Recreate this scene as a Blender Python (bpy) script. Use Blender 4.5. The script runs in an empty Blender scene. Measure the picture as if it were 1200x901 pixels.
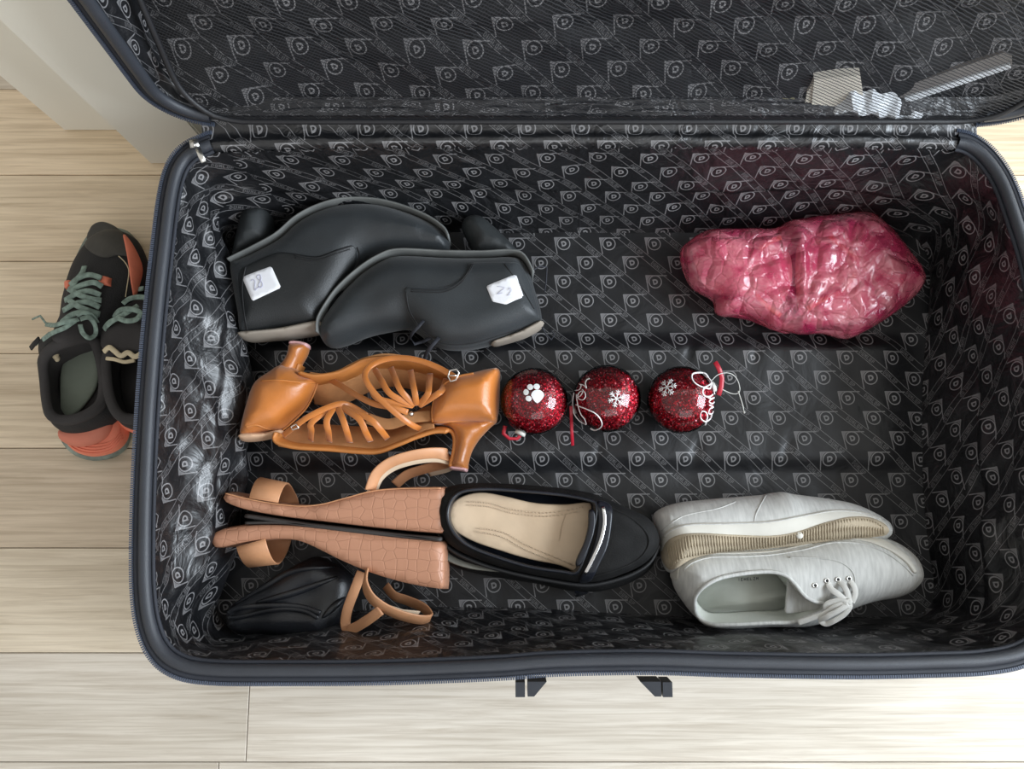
import bpy, bmesh, math, random
import numpy as np
from mathutils import Vector, Matrix, noise
from mathutils.geometry import delaunay_2d_cdt

random.seed(7)
sc = bpy.context.scene
COL = sc.collection
R = math.radians

# ------------------------------------------------------------------ camera
CAM_H = 0.92
TILT = R(9.0)
FPX = 900.0
cam_d = bpy.data.cameras.new('camera')
cam_d.sensor_fit = 'HORIZONTAL'
cam_d.sensor_width = 36.0
cam_d.lens = 36.0 * FPX / 1200.0
cam_d.clip_start = 0.02
cam = bpy.data.objects.new('camera', cam_d)
cam.location = (0, 0, CAM_H)
cam.rotation_euler = (TILT, 0, 0)
COL.objects.link(cam)
sc.camera = cam

# ------------------------------------------------------------------ light
world = bpy.data.worlds.new('world')
sc.world = world
world.use_nodes = True
bg = world.node_tree.nodes['Background']
bg.inputs[0].default_value = (1.0, 0.97, 0.93, 1)
bg.inputs[1].default_value = 0.60


def area(name, loc, target, sx, sy, energy, color):
    l = bpy.data.lights.new(name, 'AREA')
    l.shape = 'RECTANGLE'
    l.size = sx
    l.size_y = sy
    l.energy = energy
    l.color = color
    o = bpy.data.objects.new(name, l)
    o.location = loc
    o.rotation_euler = (Vector(target) - Vector(loc)).to_track_quat('-Z', 'Y').to_euler()
    COL.objects.link(o)
    return o


area('window_light', (2.3, -0.25, 1.35), (0.1, 0.1, 0.1), 1.5, 1.3, 112, (0.82, 0.91, 1.0))
area('front_soft_light', (0.5, -2.3, 1.7), (0.1, 0.1, 0.0), 2.0, 1.3, 15, (0.95, 0.97, 1.0))  # soft light from an unseen source in front, lifts front-facing surfaces

sc.view_settings.view_transform = 'Standard'
sc.view_settings.look = 'None'
sc.view_settings.gamma = 1.0
sc.view_settings.use_curve_mapping = False
sc.view_settings.exposure = 0.0

# ------------------------------------------------------------------ geometry helpers
ST, CT = math.sin(TILT), math.cos(TILT)


def ray(px, py):
    """direction from the camera through a pixel of the 1200x901 photograph"""
    a, b = (px - 600) / FPX, (450.5 - py) / FPX
    return Vector((a, b * CT + ST, b * ST - CT))


def W(px, py, z):
    d = ray(px, py)
    k = (z - CAM_H) / d.z
    return Vector((d.x * k, d.y * k, z))


def PZ(lst):
    return [W(*p) for p in lst]


def cat(pts, n=6, closed=False):
    """Catmull-Rom through points of any dimension"""
    P = [np.array(p, float) for p in pts]
    N = len(P)
    out = []
    segs = N if closed else N - 1
    for i in range(segs):
        if closed:
            a, b, c, d = P[(i - 1) % N], P[i], P[(i + 1) % N], P[(i + 2) % N]
        else:
            a, b, c, d = P[max(i - 1, 0)], P[i], P[i + 1], P[min(i + 2, N - 1)]
        for k in range(n):
            t = k / n
            out.append(0.5 * ((2 * b) + (c - a) * t + (2 * a - 5 * b + 4 * c - d) * t * t + (3 * b - a - 3 * c + d) * t ** 3))
    if not closed:
        out.append(P[-1])
    return np.array(out)


def resample(P, ds=None, n=None, closed=True):
    P = np.array(P, float)
    if closed:
        P = np.vstack([P, P[:1]])
    seg = np.linalg.norm(np.diff(P, axis=0), axis=1)
    s = np.concatenate([[0], np.cumsum(seg)])
    L = s[-1]
    if n is None:
        n = max(8, int(round(L / ds)))
    q = np.linspace(0, L, n + 1)
    if closed:
        q = q[:-1]
    return np.stack([np.interp(q, s, P[:, k]) for k in range(P.shape[1])], 1)


def inside(poly, pts):
    x1, y1 = poly[:, 0], poly[:, 1]
    x2, y2 = np.roll(x1, -1), np.roll(y1, -1)
    dy = np.where(y2 == y1, 1e-12, y2 - y1)
    out = np.zeros(len(pts), bool)
    for c in range(0, len(pts), 1500):
        x, y = pts[c:c + 1500, 0][:, None], pts[c:c + 1500, 1][:, None]
        m = ((y1 > y) != (y2 > y)) & (x < (x2 - x1) * (y - y1) / dy + x1)
        out[c:c + 1500] = m.sum(1) % 2 == 1
    return out


def dist(poly, pts):
    A = poly
    B = np.roll(poly, -1, axis=0)
    D = B - A
    L2 = (D ** 2).sum(1) + 1e-18
    out = np.empty(len(pts))
    for c in range(0, len(pts), 1500):
        P = pts[c:c + 1500]
        wx = P[:, 0][:, None] - A[:, 0][None]
        wy = P[:, 1][:, None] - A[:, 1][None]
        t = np.clip((wx * D[:, 0] + wy * D[:, 1]) / L2, 0, 1)
        ex = wx - t * D[:, 0]
        ey = wy - t * D[:, 1]
        out[c:c + 1500] = (ex * ex + ey * ey).min(1)
    return np.sqrt(out)


def area2(p):
    x, y = p[:, 0], p[:, 1]
    return 0.5 * (x * np.roll(y, -1) - y * np.roll(x, -1)).sum()


def inset(poly, d):
    """poly CCW; move inwards by d, keep points that stay clear"""
    T = np.roll(poly, -1, 0) - np.roll(poly, 1, 0)
    T /= (np.linalg.norm(T, axis=1)[:, None] + 1e-12)
    Nn = np.stack([-T[:, 1], T[:, 0]], 1)
    return poly + Nn * d


def cdt(poly, holes=(), g=0.005, rings=()):
    poly = np.array(poly)
    if area2(poly) < 0:
        poly = poly[::-1]
    lo, hi = poly.min(0), poly.max(0)
    pts, k = [], 0
    ys = np.arange(lo[1], hi[1], g * 0.87)
    for k, y in enumerate(ys):
        xs = np.arange(lo[0] + (g / 2 if k % 2 else 0), hi[0], g)
        pts.append(np.stack([xs, np.full(len(xs), y)], 1))
    G = np.vstack(pts) if pts else np.zeros((0, 2))
    G = G[inside(poly, G)]
    dd = dist(poly, G) if len(G) else np.zeros(0)
    mr = max(rings) if len(rings) else 0.0
    G = G[dd > mr + g * 0.45]
    extra = [G]
    for r in rings:
        q = inset(poly, r)
        q = q[inside(poly, q)]
        if len(q):
            q = q[dist(poly, q) > r * 0.93]
            extra.append(q)
    verts = [tuple(p) for p in poly]
    n0 = len(poly)
    edges = [(i, (i + 1) % n0) for i in range(n0)]
    hs = []
    for h in holes:
        h = np.array(h)
        b = len(verts)
        verts += [tuple(p) for p in h]
        edges += [(b + i, b + (i + 1) % len(h)) for i in range(len(h))]
        hs.append(h)
    E = np.vstack(extra)
    for h in hs:
        if len(E):
            E = E[dist(h, E) > g * 0.3]
    verts += [tuple(p) for p in E]
    vo, eo, fo, _, _, _ = delaunay_2d_cdt([Vector(v) for v in verts], edges, [], 1, 1e-7)
    V = np.array([(v.x, v.y) for v in vo])
    F = np.array([f for f in fo if len(f) == 3])
    C = V[F].mean(1)
    F = F[inside(poly, C)]
    # orient CCW
    a = V[F[:, 0]]; b = V[F[:, 1]]; c = V[F[:, 2]]
    cr = (b[:, 0] - a[:, 0]) * (c[:, 1] - a[:, 1]) - (b[:, 1] - a[:, 1]) * (c[:, 0] - a[:, 0])
    F[cr < 0] = F[cr < 0][:, ::-1]
    return poly, V, F


def mesh_obj(name, verts, faces, mat, parent=None, smooth=True, uv=None):
    me = bpy.data.meshes.new(name)
    me.from_pydata([tuple(v) for v in verts], [], [tuple(int(i) for i in f) for f in faces])
    if uv is not None:
        ul = me.uv_layers.new(name='UVMap')
        for lp in me.loops:
            ul.data[lp.index].uv = uv[lp.vertex_index]
    me.materials.append(mat)
    if smooth:
        me.polygons.foreach_set('use_smooth', [True] * len(me.polygons))
    me.update()
    o = bpy.data.objects.new(name, me)
    COL.objects.link(o)
    if parent is not None:
        o.parent = parent
        o.matrix_parent_inverse = Matrix.Translation(-parent_world(parent))
    return o


def parent_world(p):
    if p is None:
        return Vector((0, 0, 0))
    v = p.location.copy()
    if p.parent is not None:
        v = v + p.matrix_parent_inverse.translation + parent_world(p.parent)
    return v


def thing(name, label, cate, loc, group=None):
    o = bpy.data.objects.new(name, None)
    o.empty_display_size = 0.03
    o.location = loc
    o['label'] = label
    o['category'] = cate
    if group:
        o['group'] = group
    COL.objects.link(o)
    return o


class MB:
    def __init__(s):
        s.v, s.f = [], []

    def add(s, v, f):
        b = len(s.v)
        s.v += [tuple(x) for x in v]
        s.f += [tuple(b + i for i in q) for q in f]

    def box(s, c, e1, e2, e3):
        """centre and three half axes"""
        c, e1, e2, e3 = map(Vector, (c, e1, e2, e3))
        v = [c + a * e1 + b * e2 + d * e3 for d in (-1, 1) for b in (-1, 1) for a in (-1, 1)]
        s.add(v, [(0, 2, 3, 1), (4, 5, 7, 6), (0, 1, 5, 4), (2, 6, 7, 3), (0, 4, 6, 2), (1, 3, 7, 5)])

    def tube(s, path, r, n=8, closed=False, flat=1.0):
        P = [Vector(p) for p in path]
        N = len(P)
        rings = []
        prev = None
        for i, p in enumerate(P):
            if closed:
                t = (P[(i + 1) % N] - P[i - 1])
            else:
                t = P[min(i + 1, N - 1)] - P[max(i - 1, 0)]
            t = t.normalized() if t.length > 1e-9 else Vector((1, 0, 0))
            up = Vector((0, 0, 1)) if abs(t.z) < 0.9 else Vector((0, 1, 0))
            if prev is not None:
                up = prev
            a = t.cross(up)
            if a.length < 1e-6:
                a = t.orthogonal()
            a.normalize()
            b = a.cross(t).normalized()
            prev = b
            rr = r[i] if hasattr(r, '__len__') else r
            rings.append([p + a * math.cos(2 * math.pi * k / n) * rr + b * math.sin(2 * math.pi * k / n) * rr * flat for k in range(n)])
        v = [q for ring in rings for q in ring]
        f = []
        for i in range(N if closed else N - 1):
            j = (i + 1) % N
            for k in range(n):
                l = (k + 1) % n
                f.append((i * n + k, i * n + l, j * n + l, j * n + k))
        if not closed:
            f.append(tuple(range(n))[::-1])
            f.append(tuple((N - 1) * n + k for k in range(n)))
        s.add(v, f)

    def ribbon(s, path, w, t, wdir=None, taper=None):
        """strap: width w along wdir (default horizontal, square to the path), thickness t"""
        P = [Vector(p) for p in path]
        N = len(P)
        v = []
        last = None
        for i, p in enumerate(P):
            T = (P[min(i + 1, N - 1)] - P[max(i - 1, 0)])
            T = T.normalized() if T.length > 1e-9 else Vector((1, 0, 0))
            if wdir is None:
                a = T.cross(Vector((0, 0, 1)))
                if a.length < 0.15 and last is not None:
                    a = last.copy()
            else:
                wv = wdir[i] if isinstance(wdir, list) else wdir
                a = Vector(wv)
                a = a - T * a.dot(T)
            a.normalize()
            if last is not None and a.dot(last) < 0:
                a = -a
            last = a
            b = T.cross(a).normalized()
            ww = (w[i] if hasattr(w, '__len__') else w) / 2
            tt = t / 2
            c = min(tt * 0.7, ww * 0.3)
            for (x, y) in ((-ww, -tt + c), (-ww, tt - c), (-ww + c, tt), (ww - c, tt), (ww, tt - c), (ww, -tt + c), (ww - c, -tt), (-ww + c, -tt)):
                v.append(p + a * x + b * y)
        f = []
        for i in range(N - 1):
            for k in range(8):
                l = (k + 1) % 8
                f.append((i * 8 + k, i * 8 + l, (i + 1) * 8 + l, (i + 1) * 8 + k))
        f.append(tuple(range(8))[::-1])
        f.append(tuple((N - 1) * 8 + k for k in range(8)))
        s.add(v, f)

    def ball(s, c, rx, ry=None, rz=None, seg=10, rings=6):
        ry = ry or rx
        rz = rz or rx
        c = Vector(c)
        v = [c + Vector((0, 0, rz))]
        for i in range(1, rings):
            th = math.pi * i / rings
            for k in range(seg):
                ph = 2 * math.pi * k / seg
                v.append(c + Vector((rx * math.sin(th) * math.cos(ph), ry * math.sin(th) * math.sin(ph), rz * math.cos(th))))
        v.append(c - Vector((0, 0, rz)))
        f = [(0, 1 + k, 1 + (k + 1) % seg) for k in range(seg)]
        for i in range(rings - 2):
            for k in range(seg):
                l = (k + 1) % seg
                f.append((1 + i * seg + k, 1 + (i + 1) * seg + k, 1 + (i + 1) * seg + l, 1 + i * seg + l))
        b = 1 + (rings - 2) * seg
        f += [(b + k, len(v) - 1, b + (k + 1) % seg) for k in range(seg)]
        s.add(v, f)

    def build(s, name, mat, parent=None, smooth=True):
        return mesh_obj(name, s.v, s.f, mat, parent, smooth)


class Relief:
    """a solid with the traced plan outline and real thickness: rounded flanks, a crowned top and bottom"""

    def __init__(s, px, zc, ht, hb=None, r=0.02, zmap=None, fn=None, g=0.005, n=6, smooth=True, p=2.0):
        zmap = zc if zmap is None else zmap
        q = cat(px, n, True) if smooth else np.array(px, float)
        pl = np.array([W(a, b, zmap)[:2] for a, b in q])
        s.poly = resample(pl, ds=max(g * 0.8, 0.002))
        if area2(s.poly) < 0:
            s.poly = s.poly[::-1]
        s.zc, s.ht, s.hb, s.r, s.fn, s.g, s.p = zc, ht, (ht if hb is None else hb), r, fn, g, p

    def prof(s, d):
        k = np.clip(d / s.r, 0, 1)
        return (1 - (1 - k) ** s.p) ** (1 / s.p)

    def topz(s, pts):
        pts = np.array(pts, float).reshape(-1, 2)
        d = np.where(inside(s.poly, pts), dist(s.poly, pts), 0)
        pr = s.prof(d)
        z = s.zc + s.ht * pr
        if s.fn:
            z = z + pr * np.array([s.fn(x, y) for x, y in pts])
        return z

    def on(s, px, py, lift=0.0):
        z = s.zc + s.ht
        for _ in range(5):
            p = W(px, py, z)
            z = 0.5 * z + 0.5 * (float(s.topz([(p.x, p.y)])[0]) + lift)
        return W(px, py, z)

    def many(s, q, lift=0.0, it=5):
        q = np.array(q, float)
        D = np.array([tuple(ray(a, b)) for a, b in q])
        z = np.full(len(q), s.zc + s.ht)
        for _ in range(it):
            k = (z - CAM_H) / D[:, 2]
            P = D[:, :2] * k[:, None]
            z = 0.5 * z + 0.5 * (s.topz(P) + lift)
        k = (z - CAM_H) / D[:, 2]
        return np.column_stack([D[:, :2] * k[:, None], z])

    def path(s, pxs, lift=0.0, n=6):
        return [Vector(p) for p in s.many(cat(pxs, n), lift)]

    def hole(s, px, n=6):
        q = cat(px, n, True)
        pl = s.many(q)[:, :2]
        return resample(pl, ds=0.004)

    def build(s, name, mat, parent=None, holes=(), bottom=True):
        rings = [s.r * k for k in (0.02, 0.09, 0.22, 0.42, 0.68)]
        rings = [r for r in rings if r > 2e-4]
        poly, V, F = cdt(s.poly, holes, s.g, rings)
        d = dist(poly, V)
        d[d < 1e-6] = 0
        pr = s.prof(d)
        zt = s.zc + s.ht * pr
        if s.fn:
            zt = zt + pr * np.array([s.fn(x, y) for x, y in V])
        n = len(V)
        verts = [(V[i, 0], V[i, 1], zt[i]) for i in range(n)]
        C = V[F].mean(1)
        keep = np.ones(len(F), bool)
        for h in holes:
            keep &= ~inside(np.array(h), C)
        faces = [tuple(f) for f in F[keep]]
        if bottom:
            idx = {}
            for i in range(n):
                if d[i] == 0:
                    idx[i] = i
                else:
                    idx[i] = len(verts)
                    verts.append((V[i, 0], V[i, 1], s.zc - s.hb * pr[i]))
            faces += [(idx[f[0]], idx[f[2]], idx[f[1]]) for f in F]
        return mesh_obj(name, verts, faces, mat, parent)

    def over(s, name, px, t, mat, parent=None, edge=0.002, g=None, smooth=True, n=6, uv=False, fn=None):
        """a panel lying on the surface"""
        q = cat(px, n, True) if smooth else np.array(px, float)
        pl = s.many(q)[:, :2]
        pl = resample(pl, ds=0.0025)
        poly, V, F = cdt(pl, (), g or 0.004, [edge * 0.3, edge])
        d = dist(poly, V)
        k = np.clip(d / edge, 0, 1)
        z = s.topz(V)
        zt = z + t * np.sqrt(1 - (1 - k) ** 2)
        if fn:
            zt = zt + k * np.array([fn(x, y) for x, y in V])
        verts = [(V[i, 0], V[i, 1], zt[i]) for i in range(len(V))]
        faces = [tuple(f) for f in F]
        b = [i for i in range(len(V)) if d[i] < 1e-6]
        # skirt
        n0 = len(poly)
        base = len(verts)
        zb = s.topz(poly)
        lut = {}
        for i in range(len(V)):
            lut[(round(V[i, 0], 6), round(V[i, 1], 6))] = i
        for i in range(n0):
            verts.append((poly[i, 0], poly[i, 1], zb[i] - 0.0015))
        for i in range(n0):
            j = (i + 1) % n0
            a1 = lut.get((round(poly[i, 0], 6), round(poly[i, 1], 6)))
            a2 = lut.get((round(poly[j, 0], 6), round(poly[j, 1], 6)))
            if a1 is None or a2 is None:
                continue
            faces.append((a1, base + i, base + j, a2))
        return mesh_obj(name, verts, faces, mat, parent)

    def bowl(s, name, hole, zf, mat, parent=None, shrink=0.1, shift=(0, 0), levels=8):
        c = hole.mean(0)
        n = len(hole)
        z0 = s.topz(hole)
        verts, faces = [], []
        for k in range(levels + 1):
            t = k / levels
            u = math.sin(t * math.pi / 2) if shrink > 0 else t
            for i in range(n):
                p = hole[i] + (c - hole[i]) * shrink * t ** 1.5 + np.array(shift) * t
                verts.append((p[0], p[1], z0[i] * (1 - t) + zf * t))
        for k in range(levels):
            for i in range(n):
                j = (i + 1) % n
                faces.append((k * n + i, (k + 1) * n + i, (k + 1) * n + j, k * n + j))
        faces.append(tuple(levels * n + i for i in range(n)))
        return mesh_obj(name, verts, faces, mat, parent)

    def rim(s, name, hole, r, mat, parent=None, flat=1.0, lift=0.0):
        z = s.topz(hole)
        mb = MB()
        mb.tube([(hole[i, 0], hole[i, 1], z[i] + lift) for i in range(len(hole))], r, 8, closed=True, flat=flat)
        return mb.build(name, mat, parent)


def flat_poly(name, px, z, t, mat, parent=None, smooth=True, fn=None, g=0.006):
    """thin sheet at height z"""
    q = cat(px, 6, True) if smooth else np.array(px, float)
    pl = resample(np.array([W(a, b, z)[:2] for a, b in q]), ds=0.003)
    poly, V, F = cdt(pl, (), g, [0.0015])
    d = dist(poly, V)
    k = np.clip(d / 0.0015, 0, 1)
    n = len(V)
    f_ = (lambda x, y: 0.0) if fn is None else fn
    zz = np.array([f_(x, y) for x, y in V])
    verts = [(V[i, 0], V[i, 1], z + zz[i] + t / 2 * k[i]) for i in range(n)] + [(V[i, 0], V[i, 1], z + zz[i] - t / 2 - 0.0001) for i in range(n)]
    faces = [tuple(f) for f in F] + [(n + f[0], n + f[2], n + f[1]) for f in F]
    lut = {(round(V[i, 0], 6), round(V[i, 1], 6)): i for i in range(n)}
    m = len(poly)
    for i in range(m):
        a = lut.get((round(poly[i, 0], 6), round(poly[i, 1], 6)))
        b = lut.get((round(poly[(i + 1) % m, 0], 6), round(poly[(i + 1) % m, 1], 6)))
        if a is not None and b is not None:
            faces.append((a, n + a, n + b, b))
    return mesh_obj(name, verts, faces, mat, parent)


def sstep(a, b, x):
    k = min(1, max(0, (x - a) / (b - a)))
    return k * k * (3 - 2 * k)


def nz(x, y, z=0.0, s=1.0):
    return noise.noise(Vector((x * s, y * s, z)))


# ------------------------------------------------------------------ node expressions
class NT:
    def __init__(s, m):
        s.t = m.node_tree

    def math(s, op, a, b=None, c=None):
        n = s.t.nodes.new('ShaderNodeMath')
        n.operation = op
        for i, x in enumerate((a, b, c)):
            if x is None:
                continue
            if isinstance(x, X):
                s.t.links.new(x.k, n.inputs[i])
            else:
                n.inputs[i].default_value = float(x)
        return X(s, n.outputs[0])


class X:
    def __init__(s, nt, k):
        s.nt, s.k = nt, k

    def __add__(s, o): return s.nt.math('ADD', s, o)
    def __radd__(s, o): return s.nt.math('ADD', o, s)
    def __sub__(s, o): return s.nt.math('SUBTRACT', s, o)
    def __rsub__(s, o): return s.nt.math('SUBTRACT', o, s)
    def __mul__(s, o): return s.nt.math('MULTIPLY', s, o)
    def __rmul__(s, o): return s.nt.math('MULTIPLY', o, s)
    def __truediv__(s, o): return s.nt.math('DIVIDE', s, o)
    def lt(s, o): return s.nt.math('LESS_THAN', s, o)
    def gt(s, o): return s.nt.math('GREATER_THAN', s, o)
    def mx(s, o): return s.nt.math('MAXIMUM', s, o)
    def mn(s, o): return s.nt.math('MINIMUM', s, o)
    def abs(s): return s.nt.math('ABSOLUTE', s)
    def floor(s): return s.nt.math('FLOOR', s)
    def fract(s): return s.nt.math('FRACT', s)
    def sqrt(s): return s.nt.math('SQRT', s)


def new_mat(name):
    m = bpy.data.materials.new(name)
    m.use_nodes = True
    return m, m.node_tree, m.node_tree.nodes['Principled BSDF']


def mat(name, color, rough=0.6, metal=0.0, var=0.15, vscale=30, bump=0.0, bscale=400, spec=0.5, sheen=0.0, stretch=None, coat=0.0, bdist=0.0006, color2=None):
    m, t, b = new_mat(name)
    tc = t.nodes.new('ShaderNodeTexCoord')
    mp = t.nodes.new('ShaderNodeMapping')
    if stretch:
        mp.inputs['Scale'].default_value = stretch
    t.links.new(tc.outputs['Object'], mp.inputs[0])
    nn = t.nodes.new('ShaderNodeTexNoise')
    nn.inputs['Scale'].default_value = vscale
    nn.inputs['Detail'].default_value = 4
    t.links.new(mp.outputs[0], nn.inputs['Vector'])
    mr = t.nodes.new('ShaderNodeMapRange')
    mr.inputs[1].default_value = 0.3
    mr.inputs[2].default_value = 0.7
    t.links.new(nn.outputs[0], mr.inputs[0])
    mix = t.nodes.new('ShaderNodeMix')
    mix.data_type = 'RGBA'
    c2 = color2 or tuple(c * (1 + var) for c in color)
    c1 = color if color2 else tuple(c * (1 - var) for c in color)
    mix.inputs[6].default_value = (*c1, 1)
    mix.inputs[7].default_value = (*c2, 1)
    t.links.new(mr.outputs[0], mix.inputs[0])
    t.links.new(mix.outputs[2], b.inputs['Base Color'])
    b.inputs['Roughness'].default_value = rough
    b.inputs['Metallic'].default_value = metal
    b.inputs['Specular IOR Level'].default_value = spec
    b.inputs['Sheen Weight'].default_value = sheen
    b.inputs['Coat Weight'].default_value = coat
    if bump:
        n2 = t.nodes.new('ShaderNodeTexNoise')
        n2.inputs['Scale'].default_value = bscale
        n2.inputs['Detail'].default_value = 3
        t.links.new(mp.outputs[0], n2.inputs['Vector'])
        bp = t.nodes.new('ShaderNodeBump')
        bp.inputs['Strength'].default_value = bump
        bp.inputs['Distance'].default_value = bdist
        t.links.new(n2.outputs[0], bp.inputs['Height'])
        t.links.new(bp.outputs[0], b.inputs['Normal'])
    return m


PU, AX, AY, LR = 0.0545, 0.0272, 0.0235, 0.0080


def lining_mat(name, dark=1.0, rough=0.38, spec=0.8, bump=0.6):
    """black satin with the printed badge, double stripes and the small word between them; UVs are metres"""
    m, t, b = new_mat(name)
    nt = NT(m)
    uvn = t.nodes.new('ShaderNodeUVMap')
    sp = t.nodes.new('ShaderNodeSeparateXYZ')
    t.links.new(uvn.outputs[0], sp.inputs[0])
    u, v = X(nt, sp.outputs[0]), X(nt, sp.outputs[1])
    j = (v / AY + 0.5).floor()
    yl = (v - j * AY) / LR - 0.42
    xs = u + j * AX
    xl = (xs - (xs / PU + 0.5).floor() * PU) / LR + 0.12
    d = (xl * xl + yl * yl).sqrt()
    ring = d.lt(1.0) * d.gt(0.85)
    # the letter is a little smaller than the ring and leans back
    xr = (xl * 0.97 + yl * 0.22) * 1.22
    yr = (yl * 0.97 - xl * 0.22) * 1.22
    ax_ = xr + 0.05
    ay_ = yr.abs()
    eo = (xr.gt(-0.42) * xr.lt(-0.04) * ay_.lt(0.5)).mx(ax_.gt(0) * ((ax_ * ax_) / 0.3 + (yr * yr) / 0.25).lt(1))
    ei = (xr.gt(-0.2) * xr.lt(-0.04) * ay_.lt(0.23)).mx(ax_.gt(0) * ((ax_ * ax_) / 0.075 + (yr * yr) / 0.053).lt(1))
    letter = eo * (1.0 - ei)
    edge = xl + 1.4 - (0.94 - yl) * 0.162
    fill = yl.lt(0.94) * edge.gt(0) * d.gt(1.08) * xl.lt(0.1) * (yl - xl).gt(0.85)
    t1 = edge.abs().lt(0.075) * yl.gt(-1.6) * yl.lt(0.98)
    t2 = (yl - 0.94).abs().lt(0.075) * xl.gt(-1.42) * xl.lt(1.75)
    logo = ring.mx(letter).mx(fill * 0.7).mx(t1 * 0.8).mx(t2 * 0.8)
    q = u + v * (AX / AY) - PU * 0.5
    m2 = q - (q / PU + 0.5).floor() * PU
    line = (m2.abs() - 0.0056).abs().lt(0.00045)
    nrm = m2 * 0.653
    row = ((0.5 - nrm / 0.0046) * 5.0)
    la = math.hypot(AX, AY)
    tt = ((u * AX - v * AY) / (la * la)).fract() * la / 0.00088
    okr = row.gt(0) * row.lt(5) * tt.lt(24)
    font = {'D': [(1, 1, 0), (1, 0, 1), (1, 0, 1), (1, 0, 1), (1, 1, 0)], 'U': [(1, 0, 1)] * 4 + [(1, 1, 1)],
            'N': [(1, 0, 1), (1, 1, 1), (1, 1, 1), (1, 0, 1), (1, 0, 1)], 'L': [(1, 0, 0)] * 4 + [(1, 1, 1)],
            'O': [(1, 1, 1), (1, 0, 1), (1, 0, 1), (1, 0, 1), (1, 1, 1)], 'P': [(1, 1, 1), (1, 0, 1), (1, 1, 1), (1, 0, 0), (1, 0, 0)]}
    cols = []
    for ch in 'DUNLOP':
        for c in range(3):
            cols.append(sum((font[ch][r][c]) << r for r in range(5)))
        cols.append(0)
    rampn = t.nodes.new('ShaderNodeValToRGB')
    cr = rampn.color_ramp
    cr.interpolation = 'CONSTANT'
    cr.elements[0].position = 0
    cr.elements[0].color = (cols[0] / 32,) * 3 + (1,)
    cr.elements[1].position = 1 / 24
    cr.elements[1].color = (cols[1] / 32,) * 3 + (1,)
    for i in range(2, 24):
        e = cr.elements.new(i / 24)
        e.color = (cols[i] / 32,) * 3 + (1,)
    fac = tt / 24.0
    t.links.new(fac.k, rampn.inputs[0])
    sr = t.nodes.new('ShaderNodeSeparateColor')
    t.links.new(rampn.outputs[0], sr.inputs[0])
    code = (X(nt, sr.outputs[0]) * 32.0 + 0.5).floor()
    pw = nt.math('POWER', 2.0, row.floor())
    bit = ((code / pw + 0.0001).floor() * 0.5).fract().gt(0.25)
    word = bit * okr
    mask = logo.mx(line * 0.8).mx(word * 0.42)
    # tonal unevenness of the print
    tc = t.nodes.new('ShaderNodeTexCoord')
    nn = t.nodes.new('ShaderNodeTexNoise')
    nn.inputs['Scale'].default_value = 14
    t.links.new(tc.outputs['Object'], nn.inputs['Vector'])
    mix = t.nodes.new('ShaderNodeMix')
    mix.data_type = 'RGBA'
    mix.inputs[6].default_value = (0.007 * dark, 0.0075 * dark, 0.009 * dark, 1)
    mix.inputs[7].default_value = (0.24 * dark, 0.235 * dark, 0.24 * dark, 1)
    mk = mask * (X(nt, nn.outputs[0]) * 0.7 + 0.5)
    t.links.new(mk.k, mix.inputs[0])
    t.links.new(mix.outputs[2], b.inputs['Base Color'])
    b.inputs['Roughness'].default_value = rough
    b.inputs['Specular IOR Level'].default_value = spec
    mp = t.nodes.new('ShaderNodeMapping')
    mp.inputs['Scale'].default_value = (1, 1, 1)
    t.links.new(tc.outputs['Object'], mp.inputs[0])
    n3 = t.nodes.new('ShaderNodeTexNoise')
    n3.inputs['Scale'].default_value = 22
    n3.inputs['Detail'].default_value = 5
    n3.inputs['Distortion'].default_value = 1.2
    t.links.new(mp.outputs[0], n3.inputs['Vector'])
    bp = t.nodes.new('ShaderNodeBump')
    bp.inputs['Strength'].default_value = bump
    bp.inputs['Distance'].default_value = 0.009
    t.links.new(n3.outputs[0], bp.inputs['Height'])
    t.links.new(bp.outputs[0], b.inputs['Normal'])
    return m


M = {}
M['lining'] = lining_mat('printed_satin_lining')
M['lining_lid'] = lining_mat('printed_satin_lid', 1.15, 0.55, 0.4)
M['lining_floor'] = lining_mat('printed_satin_floor', 1.0, 0.45, 0.5, 0.22)
M['shell'] = mat('ballistic_shell', (0.012, 0.013, 0.017), 0.6, bump=0.5, bscale=900)
M['piping'] = mat('grey_edge_binding', (0.034, 0.038, 0.047), 0.45, bump=0.5, bscale=1200, var=0.1)
M['tape'] = mat('zipper_tape', (0.02, 0.023, 0.032), 0.7, bump=0.4, bscale=1500)
M['teeth'] = mat('zipper_coil', (0.07, 0.085, 0.12), 0.35)
M['metal'] = mat('nickel', (0.75, 0.74, 0.7), 0.28, metal=1.0, var=0.05)
M['black_plastic'] = mat('black_plastic', (0.03, 0.034, 0.042), 0.4)
M['cream'] = mat('cream_paint', (0.80, 0.785, 0.70), 0.45, var=0.02, vscale=6)
M['wall'] = mat('wall_paint', (0.72, 0.70, 0.65), 0.8, var=0.02)
M['edge'] = mat('elastic_edge', (0.012, 0.012, 0.014), 0.5, bump=0.4, bscale=900)


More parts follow.
